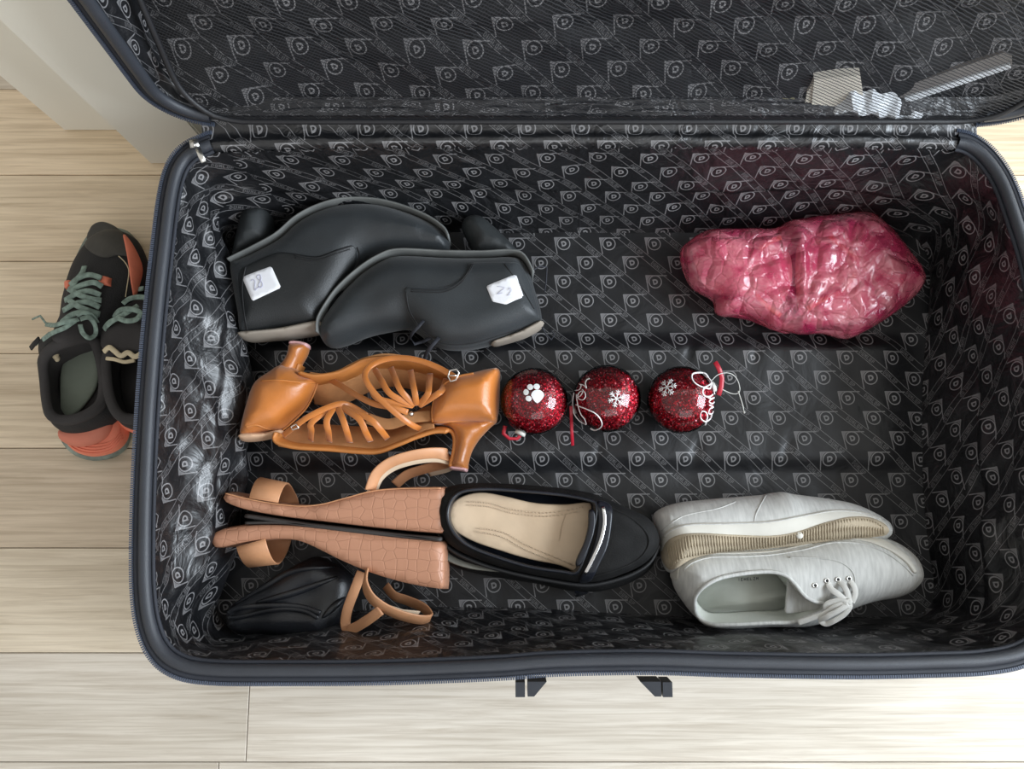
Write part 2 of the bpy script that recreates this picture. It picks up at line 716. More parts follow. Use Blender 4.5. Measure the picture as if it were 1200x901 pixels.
def plank_mat():
    m, t, b = new_mat('oak_laminate')
    tc = t.nodes.new('ShaderNodeTexCoord')
    oi = t.nodes.new('ShaderNodeObjectInfo')
    nt = NT(m)
    mul = X(nt, oi.outputs['Random']) * 37.0
    cmb = t.nodes.new('ShaderNodeCombineXYZ')
    t.links.new(mul.k, cmb.inputs[0])
    t.links.new(mul.k, cmb.inputs[1])
    add = t.nodes.new('ShaderNodeVectorMath')
    t.links.new(tc.outputs['Object'], add.inputs[0])
    t.links.new(cmb.outputs[0], add.inputs[1])
    mp = t.nodes.new('ShaderNodeMapping')
    mp.inputs['Scale'].default_value = (1.8, 60, 1)
    t.links.new(add.outputs[0], mp.inputs[0])
    n1 = t.nodes.new('ShaderNodeTexNoise')
    n1.inputs['Scale'].default_value = 3.2
    n1.inputs['Detail'].default_value = 8
    n1.inputs['Roughness'].default_value = 0.65
    n1.inputs['Distortion'].default_value = 0.6
    t.links.new(mp.outputs[0], n1.inputs['Vector'])
    mp2 = t.nodes.new('ShaderNodeMapping')
    mp2.inputs['Scale'].default_value = (1.4, 5, 1)
    t.links.new(add.outputs[0], mp2.inputs[0])
    n2 = t.nodes.new('ShaderNodeTexNoise')
    n2.inputs['Scale'].default_value = 2.0
    n2.inputs['Detail'].default_value = 3
    t.links.new(mp2.outputs[0], n2.inputs['Vector'])
    r1 = t.nodes.new('ShaderNodeValToRGB')
    r1.color_ramp.elements[0].position = 0.32
    r1.color_ramp.elements[0].color = (0.47, 0.40, 0.305, 1)
    r1.color_ramp.elements[1].position = 0.6
    r1.color_ramp.elements[1].color = (0.66, 0.59, 0.48, 1)
    t.links.new(n1.outputs[0], r1.inputs[0])
    r2 = t.nodes.new('ShaderNodeValToRGB')
    r2.color_ramp.elements[0].position = 0.35
    r2.color_ramp.elements[0].color = (0.86, 0.85, 0.83, 1)
    r2.color_ramp.elements[1].position = 0.65
    r2.color_ramp.elements[1].color = (1.06, 1.06, 1.06, 1)
    t.links.new(n2.outputs[0], r2.inputs[0])
    mix = t.nodes.new('ShaderNodeMix')
    mix.data_type = 'RGBA'
    mix.blend_type = 'MULTIPLY'
    mix.inputs[0].default_value = 1
    t.links.new(r1.outputs[0], mix.inputs[6])
    t.links.new(r2.outputs[0], mix.inputs[7])
    # board tones differ; rows shaded by the suitcase are also brightened here
    oc = t.nodes.new('ShaderNodeMix')
    oc.data_type = 'RGBA'
    oc.blend_type = 'MULTIPLY'
    oc.inputs[0].default_value = 1
    t.links.new(mix.outputs[2], oc.inputs[6])
    t.links.new(oi.outputs['Color'], oc.inputs[7])
    t.links.new(oc.outputs[2], b.inputs['Base Color'])
    b.inputs['Roughness'].default_value = 0.5
    b.inputs['Specular IOR Level'].default_value = 0.35
    bp = t.nodes.new('ShaderNodeBump')
    bp.inputs['Strength'].default_value = 0.25
    bp.inputs['Distance'].default_value = 0.0008
    t.links.new(n1.outputs[0], bp.inputs['Height'])
    t.links.new(bp.outputs[0], b.inputs['Normal'])
    return m


M['plank'] = plank_mat()
M['gap'] = mat('dark_joint', (0.12, 0.095, 0.07), 0.9)


def net_mat():
    m, t, b = new_mat('nylon_net')
    nt = NT(m)
    uvn = t.nodes.new('ShaderNodeUVMap')
    sp = t.nodes.new('ShaderNodeSeparateXYZ')
    t.links.new(uvn.outputs[0], sp.inputs[0])
    u, v = X(nt, sp.outputs[0]), X(nt, sp.outputs[1])
    wob = nt.math('SINE', u * 900.0) * 0.05
    a = ((v * 1.0 + u * 0.42) / 0.0031 + wob).fract().lt(0.26)
    c = ((v * 0.9 - u * 1.1) / 0.0034).fract().lt(0.13)
    mask = a.mx(c * 0.9)
    tr = t.nodes.new('ShaderNodeBsdfTransparent')
    ms = t.nodes.new('ShaderNodeMixShader')
    out = t.nodes['Material Output']
    t.links.new(mask.k, ms.inputs[0])
    t.links.new(tr.outputs[0], ms.inputs[1])
    t.links.new(b.outputs[0], ms.inputs[2])
    t.links.new(ms.outputs[0], out.inputs[0])
    b.inputs['Base Color'].default_value = (0.02, 0.022, 0.027, 1)
    b.inputs['Roughness'].default_value = 0.5
    return m


M['net'] = net_mat()

# ================================================================== setting
PW = 0.1172
yrow0 = W(100, 893, 0).y - 0.0005      # joint between the two lowest boards in view
floor = mesh_obj('floor', [(-2.2, -1.2, -0.012), (2.2, -1.2, -0.012), (2.2, 1.9, -0.012), (-2.2, 1.9, -0.012)], [(0, 1, 2, 3)], M['gap'], smooth=False)
floor['kind'] = 'structure'
floor['label'] = 'pale oak laminate floor under the open suitcase'
seams = [893, 765, 642, 525, 414, 306, 205]
ys = [W(100, s, 0).y for s in seams]
ys = [ys[0] - PW * k for k in range(7, 0, -1)] + ys
while ys[-1] < 1.2:
    ys.append(ys[-1] + PW)
joint_x = W(290, 850, 0).x
tones = {6: (1.04, 1.07, 1.13), 7: (1.07, 1.10, 1.17), 8: (1.2, 1.18, 1.14), 9: (1.1, 1.04, 0.98), 10: (1.24, 1.18, 1.09), 11: (1.32, 1.25, 1.14), 12: (1.32, 1.23, 1.1), 13: (1.27, 1.17, 1.03)}  # board tones per row, with the shaded farther rows lightened in colour
for i in range(len(ys) - 1):
    y0, y1 = ys[i], ys[i + 1]
    off = joint_x if i == 7 else [-0.1, 0.25, -0.02, 0.33, 0.1][i % 5]
    if i == 6:
        off = 0.95
    x = off - 1.28 * 3
    while x < 2.1:
        xa, xb = max(x, -2.2), min(x + 1.28, 2.2)
        x += 1.28
        if xb - xa < 0.02:
            continue
        g = 0.00045
        bm = bmesh.new()
        bmesh.ops.create_cube(bm, size=1)
        bmesh.ops.scale(bm, vec=(xb - xa - 2 * g, y1 - y0 - 2 * g, 0.012), verts=bm.verts)
        top = [e for e in bm.edges if all(v.co.z > 0 for v in e.verts)]
        bmesh.ops.bevel(bm, geom=top, offset=0.0006, segments=1, affect='EDGES')
        bmesh.ops.translate(bm, vec=(0, 0, -0.006), verts=bm.verts)
        me = bpy.data.meshes.new('plank')
        bm.to_mesh(me)
        bm.free()
        me.materials.append(M['plank'])
        o = bpy.data.objects.new('plank', me)
        o.location = ((xa + xb) / 2, (y0 + y1) / 2, 0)
        COL.objects.link(o)
        o.parent = floor
        tn = tones.get(i, (1, 1, 1))
        r_ = random.uniform(0.97, 1.03)
        o.color = (tn[0] * r_, tn[1] * r_, tn[2] * r_, 1)


def sbox(name, x0, x1, y0, y1, z0, z1, m, label, bev=0.002):
    bm = bmesh.new()
    bmesh.ops.create_cube(bm, size=1)
    bmesh.ops.scale(bm, vec=(x1 - x0, y1 - y0, z1 - z0), verts=bm.verts)
    bmesh.ops.bevel(bm, geom=bm.edges[:], offset=bev, segments=2, affect='EDGES')
    bmesh.ops.translate(bm, vec=((x0 + x1) / 2, (y0 + y1) / 2, (z0 + z1) / 2), verts=bm.verts)
    me = bpy.data.meshes.new(name)
    bm.to_mesh(me)
    bm.free()
    me.materials.append(m)
    o = bpy.data.objects.new(name, me)
    COL.objects.link(o)
    o['kind'] = 'structure'
    o['label'] = label
    return o


ca, cb = W(176, 192, 0), W(75, 153, 0)
sbox('trim_1', ca.x, -0.366, ca.y, 0.575, 0.0, 2.05, M['cream'], 'cream painted door casing behind the suitcase')
sbox('trim_2', cb.x, ca.x - 0.0005, cb.y, 0.575, 0.0, 2.05, M['cream'], 'cream painted door jamb set back beside the casing')
sbox('wall_back', -0.3655, 2.2, 0.585, 0.68, 0.0, 2.5, M['wall'], 'pale wall behind the suitcase')

# ================================================================== suitcase
RIMZ = 0.19
case = thing('suitcase', 'large open black suitcase with printed satin lining lying on the floor', 'suitcase', (0.07, 0.1, 0.0))
rim_px = [(262, 153), (236, 158), (212, 170), (195, 192), (185, 228), (177, 290), (168, 370), (161, 450), (156, 530), (153, 610), (153, 690), (160, 740), (176, 774), (203, 794), (245, 802), (330, 803),
          (450, 802), (580, 797), (650, 792), (760, 790), (860, 793), (1000, 795), (1100, 793), (1160, 790), (1205, 780), (1240, 755), (1255, 710), (1256, 620), (1250, 520), (1240, 420), (1225, 320), (1207, 258), (1184, 200), (1150, 162), (1105, 150),
          (1000, 147), (800, 146), (600, 146), (400, 148)]
rimq = cat(rim_px, 6, True)
outer = resample(np.array([W(a, b, RIMZ)[:2] for a, b in rimq]), n=720)
if area2(outer) < 0:
    outer = outer[::-1]
cen = np.array([0.075, 0.11])


def polar(poly, n):
    """sample a star shaped outline by angle about the centre (squared to the sides)"""
    P = poly - cen
    ang = np.unwrap(np.arctan2(P[:, 1], P[:, 0]))
    o = np.argsort(ang)
    a, P = ang[o], P[o]
    a = np.concatenate([a - 2 * np.pi, a, a + 2 * np.pi])
    PP = np.vstack([P, P, P])
    return a, PP


def sample_at(poly, angs):
    a, PP = polar(poly, 0)
    return np.stack([np.interp(angs, a, PP[:, 0]), np.interp(angs, a, PP[:, 1])], 1) + cen


bot_px = [(262, 330), (270, 290), (292, 276), (340, 272), (600, 273), (900, 273), (1050, 276), (1080, 288), (1090, 325), (1083, 420), (1080, 520), (1086, 620), (1094, 684), (1086, 712), (1040, 722), (800, 722), (600, 712), (450, 713), (350, 728), (292, 737), (268, 734), (257, 718), (254, 690), (258, 640), (266, 590), (272, 500), (268, 400)]
FZ = 0.033
botw = resample(np.array([W(a, b, FZ)[:2] for a, b in cat(bot_px, 6, True)]), n=720)


def back_open(p):
    """the hinge side, where there is no zipper"""
    return (p[1] > W(600, 165, RIMZ).y) and (-0.305 < p[0] < 0.452)


def inset_closed(poly, d):
    q = poly + 0
    T = np.roll(q, -3, 0) - np.roll(q, 3, 0)
    T /= np.linalg.norm(T, axis=1)[:, None]
    return q + np.stack([-T[:, 1], T[:, 0]], 1) * d


def sweep(name, poly, prof, mat_, parent, skip=None, to3=lambda p, z: (p[0], p[1], z), closed_prof=True):
    """sweep a list of (inward offset, height) along a closed plan outline"""
    n = len(poly)
    k = len(prof)
    verts = []
    rings = [inset_closed(poly, d) for d, _ in prof]
    for i in range(n):
        for m_ in range(k):
            verts.append(to3(rings[m_][i], prof[m_][1]))
    faces = []
    for i in range(n):
        j = (i + 1) % n
        if skip and (skip(poly[i]) or skip(poly[j])):
            continue
        for m_ in range(k if closed_prof else k - 1):
            l = (m_ + 1) % k
            faces.append((i * k + m_, j * k + m_, j * k + l, i * k + l))
    return mesh_obj(name, verts, faces, mat_, parent)


def arc_prof(c0, z0, rx, rz, n=8, a0=0, a1=360):
    return [(c0 - rx * math.cos(R(a0 + (a1 - a0) * k / n)), z0 + rz * math.sin(R(a0 + (a1 - a0) * k / n))) for k in range(n)]


# outer shell
shell_prof = [(0.003, RIMZ - 0.004), (0.003, 0.165), (0.003, 0.15), (0.003, 0.12), (0.003, 0.06), (0.004, 0.02), (0.014, 0.004), (0.045, 0.002)]
n = len(outer)
sv, sf = [], []
rg = [inset_closed(outer, d) for d, _ in shell_prof]
K = len(shell_prof)
for i in range(n):
    for m_ in range(K):
        sv.append((rg[m_][i][0], rg[m_][i][1], shell_prof[m_][1]))
for i in range(n):
    j = (i + 1) % n
    for m_ in range(K - 1):
        sf.append((i * K + m_, i * K + m_ + 1, j * K + m_ + 1, j * K + m_))
sf.append(tuple(i * K + K - 1 for i in range(n))[::-1])
mesh_obj('shell', sv, sf, M['shell'], case)
sweep('zipper_tape', outer, [(0.0015, RIMZ - 0.006), (0.0015, RIMZ + 0.0005), (0.0075, RIMZ + 0.0005), (0.0075, RIMZ - 0.004)], M['tape'], case, skip=back_open)
bind = sweep('edge_binding', outer, arc_prof(0.0125, RIMZ - 0.002, 0.0058, 0.0062, 12), M['piping'], case, skip=back_open)
sweep('inner_binding', outer, arc_prof(0.0195, RIMZ - 0.0045, 0.002, 0.002, 8), M['tape'], case, skip=back_open)


def teeth(name, poly, skip, fr, parent, pitch=0.0021):
    """coil teeth along a closed outline, one small block each"""
    q = resample(poly, ds=pitch)
    T = np.roll(q, -2, 0) - np.roll(q, 2, 0)
    T /= np.linalg.norm(T, axis=1)[:, None]
    mb = MB()
    for i in range(len(q)):
        if skip and skip(q[i]):
            continue
        nn = np.array([-T[i, 1], T[i, 0]])
        c, e1, e2, e3 = fr(q[i] + nn * 0.0012, T[i], nn)
        mb.box(c, e1, e2, e3)
    o = mb.build(name, M['teeth'], parent, smooth=False)
    o['kind'] = 'stuff'
    return o


teeth('zipper_teeth', outer, back_open, lambda p, t, nn: ((p[0], p[1], RIMZ), (t[0] * 0.0007, t[1] * 0.0007, 0), (nn[0] * 0.0017, nn[1] * 0.0017, 0), (0, 0, 0.0016)), case)

# lining wall
NA, NB = 640, 44
inner = inset_closed(outer, 0.0205)
tt_ = resample(inner, n=NA)
a_in, _ = polar(tt_, 0)
angs = np.unwrap(np.arctan2(tt_[:, 1] - cen[1], tt_[:, 0] - cen[0]))
# angles for the lower outline are blended towards the corners so that walls hang straight
bot = sample_at(botw, angs)
WALL_L = 0.162
verts, uvs = [], []
per = np.concatenate([[0], np.cumsum(np.linalg.norm(np.diff(np.vstack([tt_, tt_[:1]]), axis=0), axis=1))])
TT = np.roll(tt_, -3, 0) - np.roll(tt_, 3, 0)
TT /= np.linalg.norm(TT, axis=1)[:, None]
NN = np.stack([-TT[:, 1], TT[:, 0]], 1)
for b_ in range(NB + 1):
    t = b_ / NB
    for i in range(NA + 1):
        k = i % NA
        p = tt_[k] * (1 - t) + bot[k] * t
        sag = math.sin(math.pi * t)
        s_ = per[i] if i < NA else per[NA]
        sx = per[k]
        left = max(0.0, min(1.0, (-0.28 - tt_[k][0]) / 0.05))
        right = max(0.0, min(1.0, (tt_[k][0] - 0.40) / 0.06))
        am = 0.003 + 0.004 * left + 0.003 * right
        w3 = (tt_[k][0] * 9, tt_[k][1] * 9)
        dsp = am * noise.noise(Vector((w3[0] * 1.6, w3[1] * 1.6, t * 2.2 + 3))) * 1.6
        dsp += am * 0.55 * noise.noise(Vector((w3[0] * 4, w3[1] * 4 + t * 3.5, t * 3.0)))
        dsp *= sag ** 0.5
        pk = math.exp(-t / 0.09) * 0.0013
        dsp += pk * math.sin(sx * 2 * math.pi / 0.0105 + 2.5 * noise.noise(Vector((sx * 20, 0, 0))))
        ins = 0.004 * sag * (0.3 if t < .5 else 1)
        yy_ = tt_[k][1]
        lf = left * sstep(-0.14, -0.04, yy_) * (1 - sstep(0.24, 0.33, yy_))
        ins -= 0.034 * lf * sstep(0.0, 0.78, t) * (1 - sstep(0.80, 1.0, t))
        cr = noise.noise(Vector((yy_ * 16 + t * 3.2, t * 2.4, 11))) 
        dsp += (left * (0.010 * (0.5 - abs(cr)) - 0.002) + left * 0.004 * (0.5 - abs(noise.noise(Vector((yy_ * 30 - t * 7, t * 5, 4)))))) * sag ** 0.6
        q = p + NN[k] * (dsp - ins)
        z = (RIMZ - 0.006) * (1 - t) + FZ * t
        z += 0.0015 * sag * noise.noise(Vector((w3[0] * 3, w3[1] * 3, t * 4)))
        verts.append((q[0], q[1], z))
        uvs.append((-s_ + 0.012, -t * WALL_L))
faces = []
for b_ in range(NB):
    for i in range(NA):
        a = b_ * (NA + 1) + i
        faces.append((a, a + NA + 1, a + NA + 2, a + 1)[::-1])
mesh_obj('lining_wall', verts, faces, M['lining'], case, uv=uvs)

# lining floor
yA0, yA1 = W(600, 410, 0.045).y, W(600, 392, 0.045).y
yB0, yB1 = W(600, 552, 0.045).y, W(600, 530, 0.045).y


def floor_z(x, y):
    pl = sstep(yA1 + 0.006, yA0, y) * sstep(yB0 - 0.004, yB1, y)
    ends = sstep(-0.33, -0.27, x) * (1 - sstep(0.43, 0.475, x))
    h = 0.012 * pl * ends
    mid = (yA0 + yB1) / 2
    h -= 0.005 * pl * math.exp(-((y - mid) / 0.035) ** 2) * ends
    h += 0.0022 * noise.noise(Vector((x * 14, y * 10, 0.3))) + 0.0012 * noise.noise(Vector((x * 40, y * 18, 5)))
    # short pleats across the raised channel
    for cx, w_, yc in ((W(700, 500, .04).x, 0.003, yB1), (W(815, 520, .04).x, 0.004, yB1), (W(920, 525, .04).x, 0.004, yB1), (W(808, 410, .04).x, 0.004, yA0), (W(885, 410, .04).x, 0.003, yA0), (W(560, 410, .04).x, 0.003, yA0)):
        h -= 0.0035 * math.exp(-((x - cx - (y - yc) * 0.25) / w_) ** 2) * math.exp(-((y - yc) / 0.014) ** 2)
    return FZ + h


botf = resample(inset_closed(botw if area2(botw) > 0 else botw[::-1], -0.004), ds=0.006)
poly, V, F = cdt(botf, (), 0.0052, ())
u0 = W(776, 517, 0.043)
fv = [(V[i, 0], V[i, 1], floor_z(V[i, 0], V[i, 1])) for i in range(len(V))]
fu = [(V[i, 0] - u0.x, V[i, 1] - u0.y) for i in range(len(V))]
mesh_obj('lining_floor', fv, F, M['lining_floor'], case, uv=fu)

# seam lines on the lining
mb = MB()
bx = W(680, 200, 0.12)
mb.tube([W(679, 168, 0.17), W(680, 200, 0.13), W(680, 240, 0.085), W(678, 270, 0.045)], 0.0007, 6)
mb.build('vertical_seam', M['edge'], case)

# hinge flap covering the back edge
y_h = float(outer[:, 1].max())
prof = [(y_h - 0.0215, RIMZ - 0.010), (y_h - 0.020, RIMZ - 0.003), (y_h - 0.016, RIMZ + 0.002), (y_h - 0.012, RIMZ + 0.0015), (y_h - 0.009, RIMZ - 0.0015), (y_h - 0.005, RIMZ + 0.0005), (y_h - 0.001, RIMZ + 0.004), (y_h + 0.001, RIMZ + 0.006), (y_h + 0.003, RIMZ + 0.010), (y_h + 0.006, RIMZ + 0.018), (y_h + 0.011, RIMZ + 0.022)]
xs = np.linspace(-0.315, 0.472, 124)
hv, hf, hu = [], [], []
acc = [0]
for a, b in zip(prof[:-1], prof[1:]):
    acc.append(acc[-1] + math.hypot(a[0] - b[0], a[1] - b[1]))
for x in xs:
    # follow the slight bow of the back edge
    yy = np.interp(x, sorted(outer[outer[:, 1] > 0.33][:, 0]), outer[outer[:, 1] > 0.33][np.argsort(outer[outer[:, 1] > 0.33][:, 0])][:, 1]) - y_h
    for k, (y, z) in enumerate(prof):
        e = 0.0015 * noise.noise(Vector((x * 30, y * 40, k)))
        hv.append((x, y + yy * (0.8 if k < 5 else 0.0), z + e))
        hu.append((x + 0.01, acc[k]))
K = len(prof)
for i in range(len(xs) - 1):
    for k in range(K - 1):
        hf.append((i * K + k, (i + 1) * K + k, (i + 1) * K + k + 1, i * K + k + 1))
mesh_obj('hinge_flap', hv, hf, M['lining'], case, uv=hu)

# zipper pull at the left end of the hinge
zp = W(231, 172, RIMZ)
mb = MB()
mb.box(zp + Vector((0, 0, 0.006)), (0.0042, 0.001, 0), (-0.001, 0.004, 0), (0, 0, 0.0022))
mb.tube([zp + Vector((0.0, 0.002, 0.008)), zp + Vector((0.0012, -0.002, 0.011)), zp + Vector((0.002, -0.005, 0.0085))], 0.0012, 6)
mb.build('zipper_slider', M['metal'], case)
mb = MB()
mb.ribbon([W(232, 174, .199), W(235, 182, .198), W(239, 190, .196)], 0.0055, 0.0016)
mb.build('zipper_pull', M['metal'], case)

# carry handle brackets on the front side
for (x0, x1, x2, x3) in ((604, 615, 618, 640), (785, 774, 772, 748)):
    mb = MB()
    z = 0.168
    a, b = W(x0, 806, z), W(x1, 806, z)
    yb = W(700, 798, z).y
    c = (a + b) / 2
    mb.box((c.x, yb - 0.005, z), (abs(b.x - a.x) / 2, 0, 0), (0, 0.0065, 0), (0, 0, 0.012))
    p, q = W(x2, 806, z), W(x3, 802, z)
    s_ = 1 if q.x > p.x else -1
    y1 = yb - 0.011
    pts = [(p.x, y1), (p.x + s_ * 0.006, y1), (q.x, yb + 0.002), (p.x, yb + 0.002)]
    v = [(x, y, z - 0.012) for x, y in pts] + [(x, y, z + 0.012) for x, y in pts]
    mb.add(v, [(0, 1, 2, 3), (7, 6, 5, 4), (0, 4, 5, 1), (1, 5, 6, 2), (2, 6, 7, 3), (3, 7, 4, 0)])
    mb.build('handle_bracket', M['black_plastic'], case, smooth=False)

# ------------------------------------------------------------------ lid
PHI = R(84)
LY, LZ = y_h - 0.002, RIMZ + 0.003
E2 = Vector((0, math.cos(PHI), math.sin(PHI)))
EN = Vector((0, -math.sin(PHI), math.cos(PHI)))
LO = Vector((0, LY, LZ))


def L3(p, n_):
    return LO + Vector((p[0], 0, 0)) + E2 * p[1] + EN * n_


def WL(px, py, n_):
    """point on the lid plane at depth n_ through a pixel -> (x, s)"""
    d = ray(px, py)
    o = Vector((0, 0, CAM_H))
    pl = LO + EN * n_
    k = (pl - o).dot(EN) / d.dot(EN)
    q = o + d * k - LO
    return (q.x, q.dot(E2))


def lid_depth(s_):
    return 0.014 + 0.052 * min(1.0, max(0.0, s_) / 0.17)


def WLp(px, py, off):
    n_ = -0.03
    for _ in range(12):
        p = WL(px, py, n_)
        n_ = 0.5 * n_ + 0.5 * (-lid_depth(p[1]) + off)
    return p, n_


lid = bpy.data.objects.new('lid', None)
lid.location = (0, LY - 0.1, LZ)
COL.objects.link(lid)
lid.parent = case
lid.location = Vector((0, LY, LZ)) - case.location


def rrect(x0, x1, s0, s1, rl, rr, rt, n=14):
    pts = []
    for cx, cy, r, a0 in ((x1 - rr, s0 + rr, rr, -90), (x1 - rt, s1 - rt, rt, 0), (x0 + rt, s1 - rt, rt, 90), (x0 + rl, s0 + rl, rl, 180)):
        for k in range(n + 1):
            a = R(a0 + 90 * k / n)
            pts.append((cx + r * math.cos(a), cy + r * math.sin(a)))
    return np.array(pts)


lidc = resample(rrect(-0.353, 0.548, 0.0, 0.47, 0.062, 0.085, 0.08), n=620)


def lid_hinge(p):
    return p[1] < 0.004 and -0.30 < p[0] < 0.468


to3 = lambda p, h: tuple(L3(p, h))
# outer shell of the lid
lp = [(0.002, -0.002), (0.001, -0.02), (0.004, -0.06), (0.014, -0.078), (0.05, -0.084)]
rg = [inset_closed(lidc, d) for d, _ in lp]
K = len(lp)
sv = [to3(rg[m_][i], lp[m_][1]) for i in range(len(lidc)) for m_ in range(K)]
sf = []
for i in range(len(lidc)):
    j = (i + 1) % len(lidc)
    for m_ in range(K - 1):
        sf.append((i * K + m_, i * K + m_ + 1, j * K + m_ + 1, j * K + m_))
sf.append(tuple(i * K + K - 1 for i in range(len(lidc))))
mesh_obj('lid_shell', sv, sf, M['shell'], lid)
sweep('lid_zipper_tape', lidc, [(0.0015, -0.004), (0.0015, 0.001), (0.0075, 0.001), (0.0075, -0.004)], M['tape'], lid, skip=lid_hinge, to3=to3)
sweep('lid_binding', lidc, arc_prof(0.0135, 0.0, 0.0062, 0.005, 12), M['piping'], lid, skip=lid_hinge, to3=to3)
teeth('lid_zipper_teeth', lidc, lid_hinge, lambda p, t, nn: (L3(p, 0.001), Vector((t[0], 0, 0)) * 0.0007 + E2 * t[1] * 0.0007, Vector((nn[0], 0, 0)) * 0.0017 + E2 * nn[1] * 0.0017, EN * 0.0016), lid)

# lid lining wall and panel
NA, NB = 420, 18
li0 = resample(inset_closed(lidc, 0.013), n=NA)
li1 = resample(inset_closed(lidc, 0.024), n=NA)
lcen = np.array([0.09, 0.22])
aa = np.unwrap(np.arctan2(li0[:, 1] - lcen[1], li0[:, 0] - lcen[0]))
P1 = li1 - lcen
a1 = np.unwrap(np.arctan2(P1[:, 1], P1[:, 0]))
o_ = np.argsort(a1)
a1, P1 = a1[o_], P1[o_]
A3 = np.concatenate([a1 - 2 * np.pi, a1, a1 + 2 * np.pi])
PP = np.vstack([P1] * 3)
li1 = np.stack([np.interp(aa, A3, PP[:, 0]), np.interp(aa, A3, PP[:, 1])], 1) + lcen
per = np.concatenate([[0], np.cumsum(np.linalg.norm(np.diff(np.vstack([li0, li0[:1]]), axis=0), axis=1))])
verts, uvs, faces = [], [], []
for b_ in range(NB + 1):
    t = b_ / NB
    for i in range(NA + 1):
        k = i % NA
        p = li0[k] * (1 - t) + li1[k] * t
        sag = math.sin(math.pi * t)
        e = 0.007 * sag * noise.noise(Vector((li0[k][0] * 14, li0[k][1] * 14, t * 3))) + 0.0012 * math.exp(-t / .1) * math.sin(per[k] * 560)
        p = p + (lcen - p) / np.linalg.norm(lcen - p) * e
        verts.append(to3(p, -0.002 - (lid_depth(li1[k][1] - 0.02) - 0.002) * t))
        uvs.append((per[i], -t * 0.072))
for b_ in range(NB):
    for i in range(NA):
        a = b_ * (NA + 1) + i
        faces.append((a, a + NA + 1, a + NA + 2, a + 1))
mesh_obj('lid_lining_wall', verts, faces, M['lining'], lid, uv=uvs)
lpoly = resample(inset_closed(li1, -0.004), ds=0.008)
poly, V, F = cdt(lpoly, (), 0.008, ())
pv, pu = [], []


def panel_n(x, s_):
    return -lid_depth(s_ - 0.02) + 0.010 * noise.noise(Vector((x * 6, s_ * 11, 1))) + 0.005 * noise.noise(Vector((x * 16 + s_ * 8, s_ * 26, 2))) - 0.004 * math.exp(-((s_ - 0.09 - x * .04) / 0.008) ** 2)


for i in range(len(V)):
    pv.append(to3(V[i], panel_n(V[i, 0], V[i, 1])))
    pu.append((V[i, 0] + 0.006, V[i, 1] * 1.0))
mesh_obj('lid_lining_panel', pv, F, M['lining_lid'], lid, uv=pu)

# net pocket
nc = resample(rrect(-0.318, 0.512, 0.010, 0.43, 0.055, 0.07, 0.06), ds=0.009)
poly, V, F = cdt(nc, (), 0.009, ())
dd = dist(poly, V)


def net_n(x, s_, d):
    k = min(1, d / 0.06)
    a = -lid_depth(s_ - 0.02) + 0.017 + 0.004 * k + 0.006 * k * noise.noise(Vector((x * 5, s_ * 9, 7))) + 0.004 * k * noise.noise(Vector((x * 16, s_ * 25, 9)))
    # gathered folds in the net
    a += 0.006 * math.exp(-((s_ - 0.135 - 0.12 * (x - 0.1)) / 0.006) ** 2) * (1 if x > 0.08 else 0.2)
    return a


nv = [to3(V[i], net_n(V[i, 0], V[i, 1], dd[i])) for i in range(len(V))]
nu = [(V[i, 0], V[i, 1]) for i in range(len(V))]
net = mesh_obj('net_pocket', nv, F, M['net'], lid, uv=nu)
mb = MB()
mb.tube([to3(p, -lid_depth(p[1] - 0.02) + 0.017) for p in nc], 0.003, 8, closed=True)
mb.build('net_edging', M['edge'], lid)
# gathered satin fold between hem and hinge
pth = [L3(WL(a, b, -0.008), -0.006) for a, b in cat([(275, 151), (330, 145), (400, 140), (470, 136), (530, 139)], 6)]
mb = MB()
mb.tube(pth, [0.0008 + 0.0042 * math.sin(math.pi * k / (len(pth) - 1)) ** 0.6 for k in range(len(pth))], 8)
mb.build('hem_bulge', M['piping'], lid)

# ================================================================== materials of the things
M['boot'] = mat('black_nubuck', (0.019, 0.023, 0.026), 0.48, var=0.35, vscale=16, bump=0.5, bscale=700, spec=0.5, sheen=0.15)
M['boot_dark'] = mat('black_nubuck_quarter', (0.012, 0.0135, 0.0145), 0.48, var=0.3, vscale=16, bump=0.6, bscale=800)
M['boot_sole'] = mat('grey_rubber_edge', (0.13, 0.135, 0.13), 0.6, var=0.25)
M['boot_heel'] = mat('matte_black_heel', (0.018, 0.021, 0.022), 0.6, var=0.35, vscale=30, bump=0.3)
M['boot_lining'] = mat('taupe_lining', (0.30, 0.26, 0.215), 0.8, var=0.15)
M['thread'] = mat('black_thread', (0.012, 0.012, 0.013), 0.7)
M['lace_black'] = mat('black_cord', (0.02, 0.021, 0.028), 0.75, bump=0.5, bscale=1500)
M['paper'] = mat('white_sticker', (0.80, 0.80, 0.83), 0.7, var=0.04)
M['ink'] = mat('blue_pencil', (0.42, 0.42, 0.56), 0.8)
M['gold'] = mat('tan_satin', (0.46, 0.145, 0.02), 0.36, var=0.35, vscale=12, bump=0.25, bscale=500, spec=0.6, sheen=0.3)
M['gold_edge'] = mat('tan_satin_edge', (0.50, 0.185, 0.045), 0.5, var=0.15, bump=0.3)
M['suede'] = mat('tan_suede', (0.50, 0.24, 0.095), 0.85, var=0.2, vscale=40, bump=0.5, bscale=900)
M['gold_sole'] = mat('pale_suede_sole', (0.60, 0.38, 0.24), 0.85, var=0.15)
M['heel_tip'] = mat('mauve_heel_tip', (0.52, 0.30, 0.30), 0.4)
M['tan'] = mat('tan_leather', (0.56, 0.285, 0.165), 0.45, var=0.14, vscale=25, bump=0.3, bscale=500)
M['tan_strap'] = mat('tan_strap_leather', (0.53, 0.26, 0.13), 0.45, var=0.14, vscale=25, bump=0.3, bscale=500)
